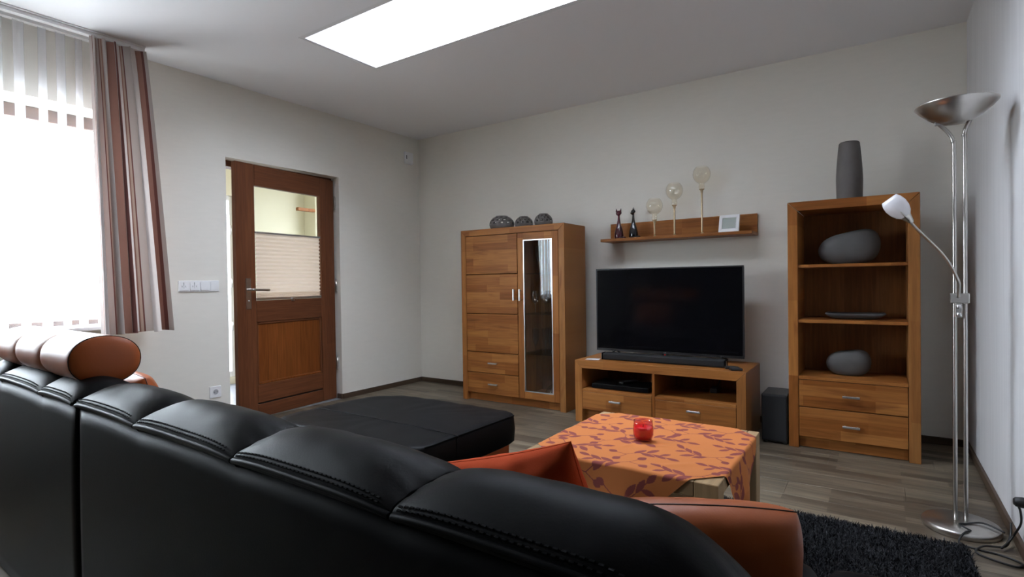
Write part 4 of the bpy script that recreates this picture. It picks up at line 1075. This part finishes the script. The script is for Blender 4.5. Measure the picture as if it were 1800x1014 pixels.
# orange headrest roll made of padded channels
def headrest():
    h = empty('headrest', (0, 0, 0)); h.parent = sofa; tag(h, 'orange leather headrest roll')
    yc, zc, ay, az = .104, .803, .092, .072
    def ring(u, k, nseg=40, tilt=R(-4)):
        out = []
        for i in range(nseg):
            a = 2*math.pi*i/nseg; y, z = math.copysign(abs(math.cos(a))**.92, math.cos(a))*ay*k, math.copysign(abs(math.sin(a))**.92, math.sin(a))*az*k
            out.append((u, yc+y*math.cos(tilt)-z*math.sin(tilt), zc+y*math.sin(tilt)+z*math.cos(tilt)))
        return out
    ends = [-.117, -.394, -.671, -.948]
    for j in range(3):
        a, b = ends[j], ends[j+1]; n = 25; V = []
        for i in range(n):
            s = i/(n-1); e = min(s, 1-s)
            k = .925+.075*min(1, (e/.16))**.5
            if j == 0 and s < .5: k = 1.0-.015*max(0, (.10-s)/.10)**2
            V += ring(a+(b-a)*s, k)
        F = grid_faces(n, 40, close_v=True)
        if j == 0:
            # flat padded end cap
            for q, k in ((.004, .965), (.009, .9), (.014, .7), (.016, .4), (.017, .08)): V += ring(a+q, k)
            off = n*40
            F += [(i, (i+1) % 40, off+(i+1) % 40, off+i)[::-1] for i in range(40)]
            for L in range(4): F += [(off+L*40+i, off+L*40+(i+1) % 40, off+(L+1)*40+(i+1) % 40, off+(L+1)*40+i)[::-1] for i in range(40)]
            F.append(tuple(off+4*40+i for i in range(40))[::-1])
        F.append(tuple((n-1)*40+i for i in range(40)))
        fix_normals(mobj('headrest_channel', V, F, M['orange'], h, True))
    pr = ring(-.115, .985); tube('headrest_seam', pr+[pr[0]], .0013, M['seamdk'], h, 6)
    for u in (-.25, -.85): tube('bracket', [(u, .10, .69), (u, .10, .77)], .006, M['steel'], h, 8)
headrest()

def pillow(name, w_, h_, t_, mat, loc, rot, label, seam=None, crease=.0, boxy=False):
    n = 41; V = []
    r = empty(name, loc, label, 'cushion', rot=rot)
    def outline(a, b):
        if boxy: return a*w_/2*math.sqrt(1-.14*b*b*a*a), b*h_/2*math.sqrt(1-.14*a*a*b*b)
        return a*w_/2*(1-.06*(1-b*b)*abs(a)**3), b*h_/2*(1-.06*(1-a*a)*abs(b)**3)
    e1, e2 = (4, .42) if boxy else (2.6, .42)
    for side in (1, -1):
        for i in range(n):
            for j in range(n):
                a, b = math.sin((2*i/(n-1)-1)*math.pi/2), math.sin((2*j/(n-1)-1)*math.pi/2)
                k = max(0, 1-abs(a)**e1)**e2*max(0, 1-abs(b)**e1)**e2
                x, y = outline(a, b)
                V.append((x, y, side*t_/2*k+crease*(math.sin(a*9+b*4)*math.sin(b*11-a*3)+.6*math.sin(a*17-b*7+1))*k))
    F = grid_faces(n, n)+[f[::-1] for f in grid_faces(n, n, off=n*n)]
    me = mobj('cover', V, F, mat, r, True)
    bm = bmesh.new(); bm.from_mesh(me.data); bmesh.ops.remove_doubles(bm, verts=bm.verts, dist=1e-5); bmesh.ops.recalc_face_normals(bm, faces=bm.faces); bm.to_mesh(me.data); bm.free()
    me.data.polygons.foreach_set('use_smooth', [True]*len(me.data.polygons))
    if seam:
        P = []
        for k in range(4*(n-1)):
            q, s = divmod(k, n-1); t = 2*s/(n-1)-1; a, b = ((t, -1), (1, t), (-t, 1), (-1, -t))[q]
            P.append((*outline(a, b), 0))
        tube('seam', P+[P[0]], .0014, seam, r, 6)
    return r
pillow('throw_pillow', .37, .225, .11, M['redc'], (3.336, -3.23, .560), (R(-78), R(-17), R(-3)), 'red fabric pillow leaning against the middle of the sofa back', M['redc'], .005)
pillow('leather_cushion', .345, .215, .12, M['orange'], (3.690, -3.215, .534), (R(-80), R(1), R(30)), 'orange leather cushion leaning at the right end of the sofa', M['seamdk'], .002, True)
pillow('leather_cushion', .48, .28, .12, M['orange'], (1.562, -3.255, .564), (R(-80), 0, R(-1.6)), 'orange leather cushion half hidden behind the headrest', M['seamdk'], .002, True)
fs = empty('footstool', (4.055, -2.96, 0), 'black leather footstool at the lower edge, just right of the sofa', 'footstool', rot=(0, 0, R(6)))
cushion_box('stool_cushion', -.185, .185, -.22, .22, .14, .385, M['leather'], fs, .01, .03)
for sx in (-1, 1):
    for sy in (-1, 1): box('foot', sx*.14-.02, sx*.14+.02, sy*.17-.02, sy*.17+.02, .0, .14, M['seamdk'], fs, .003)
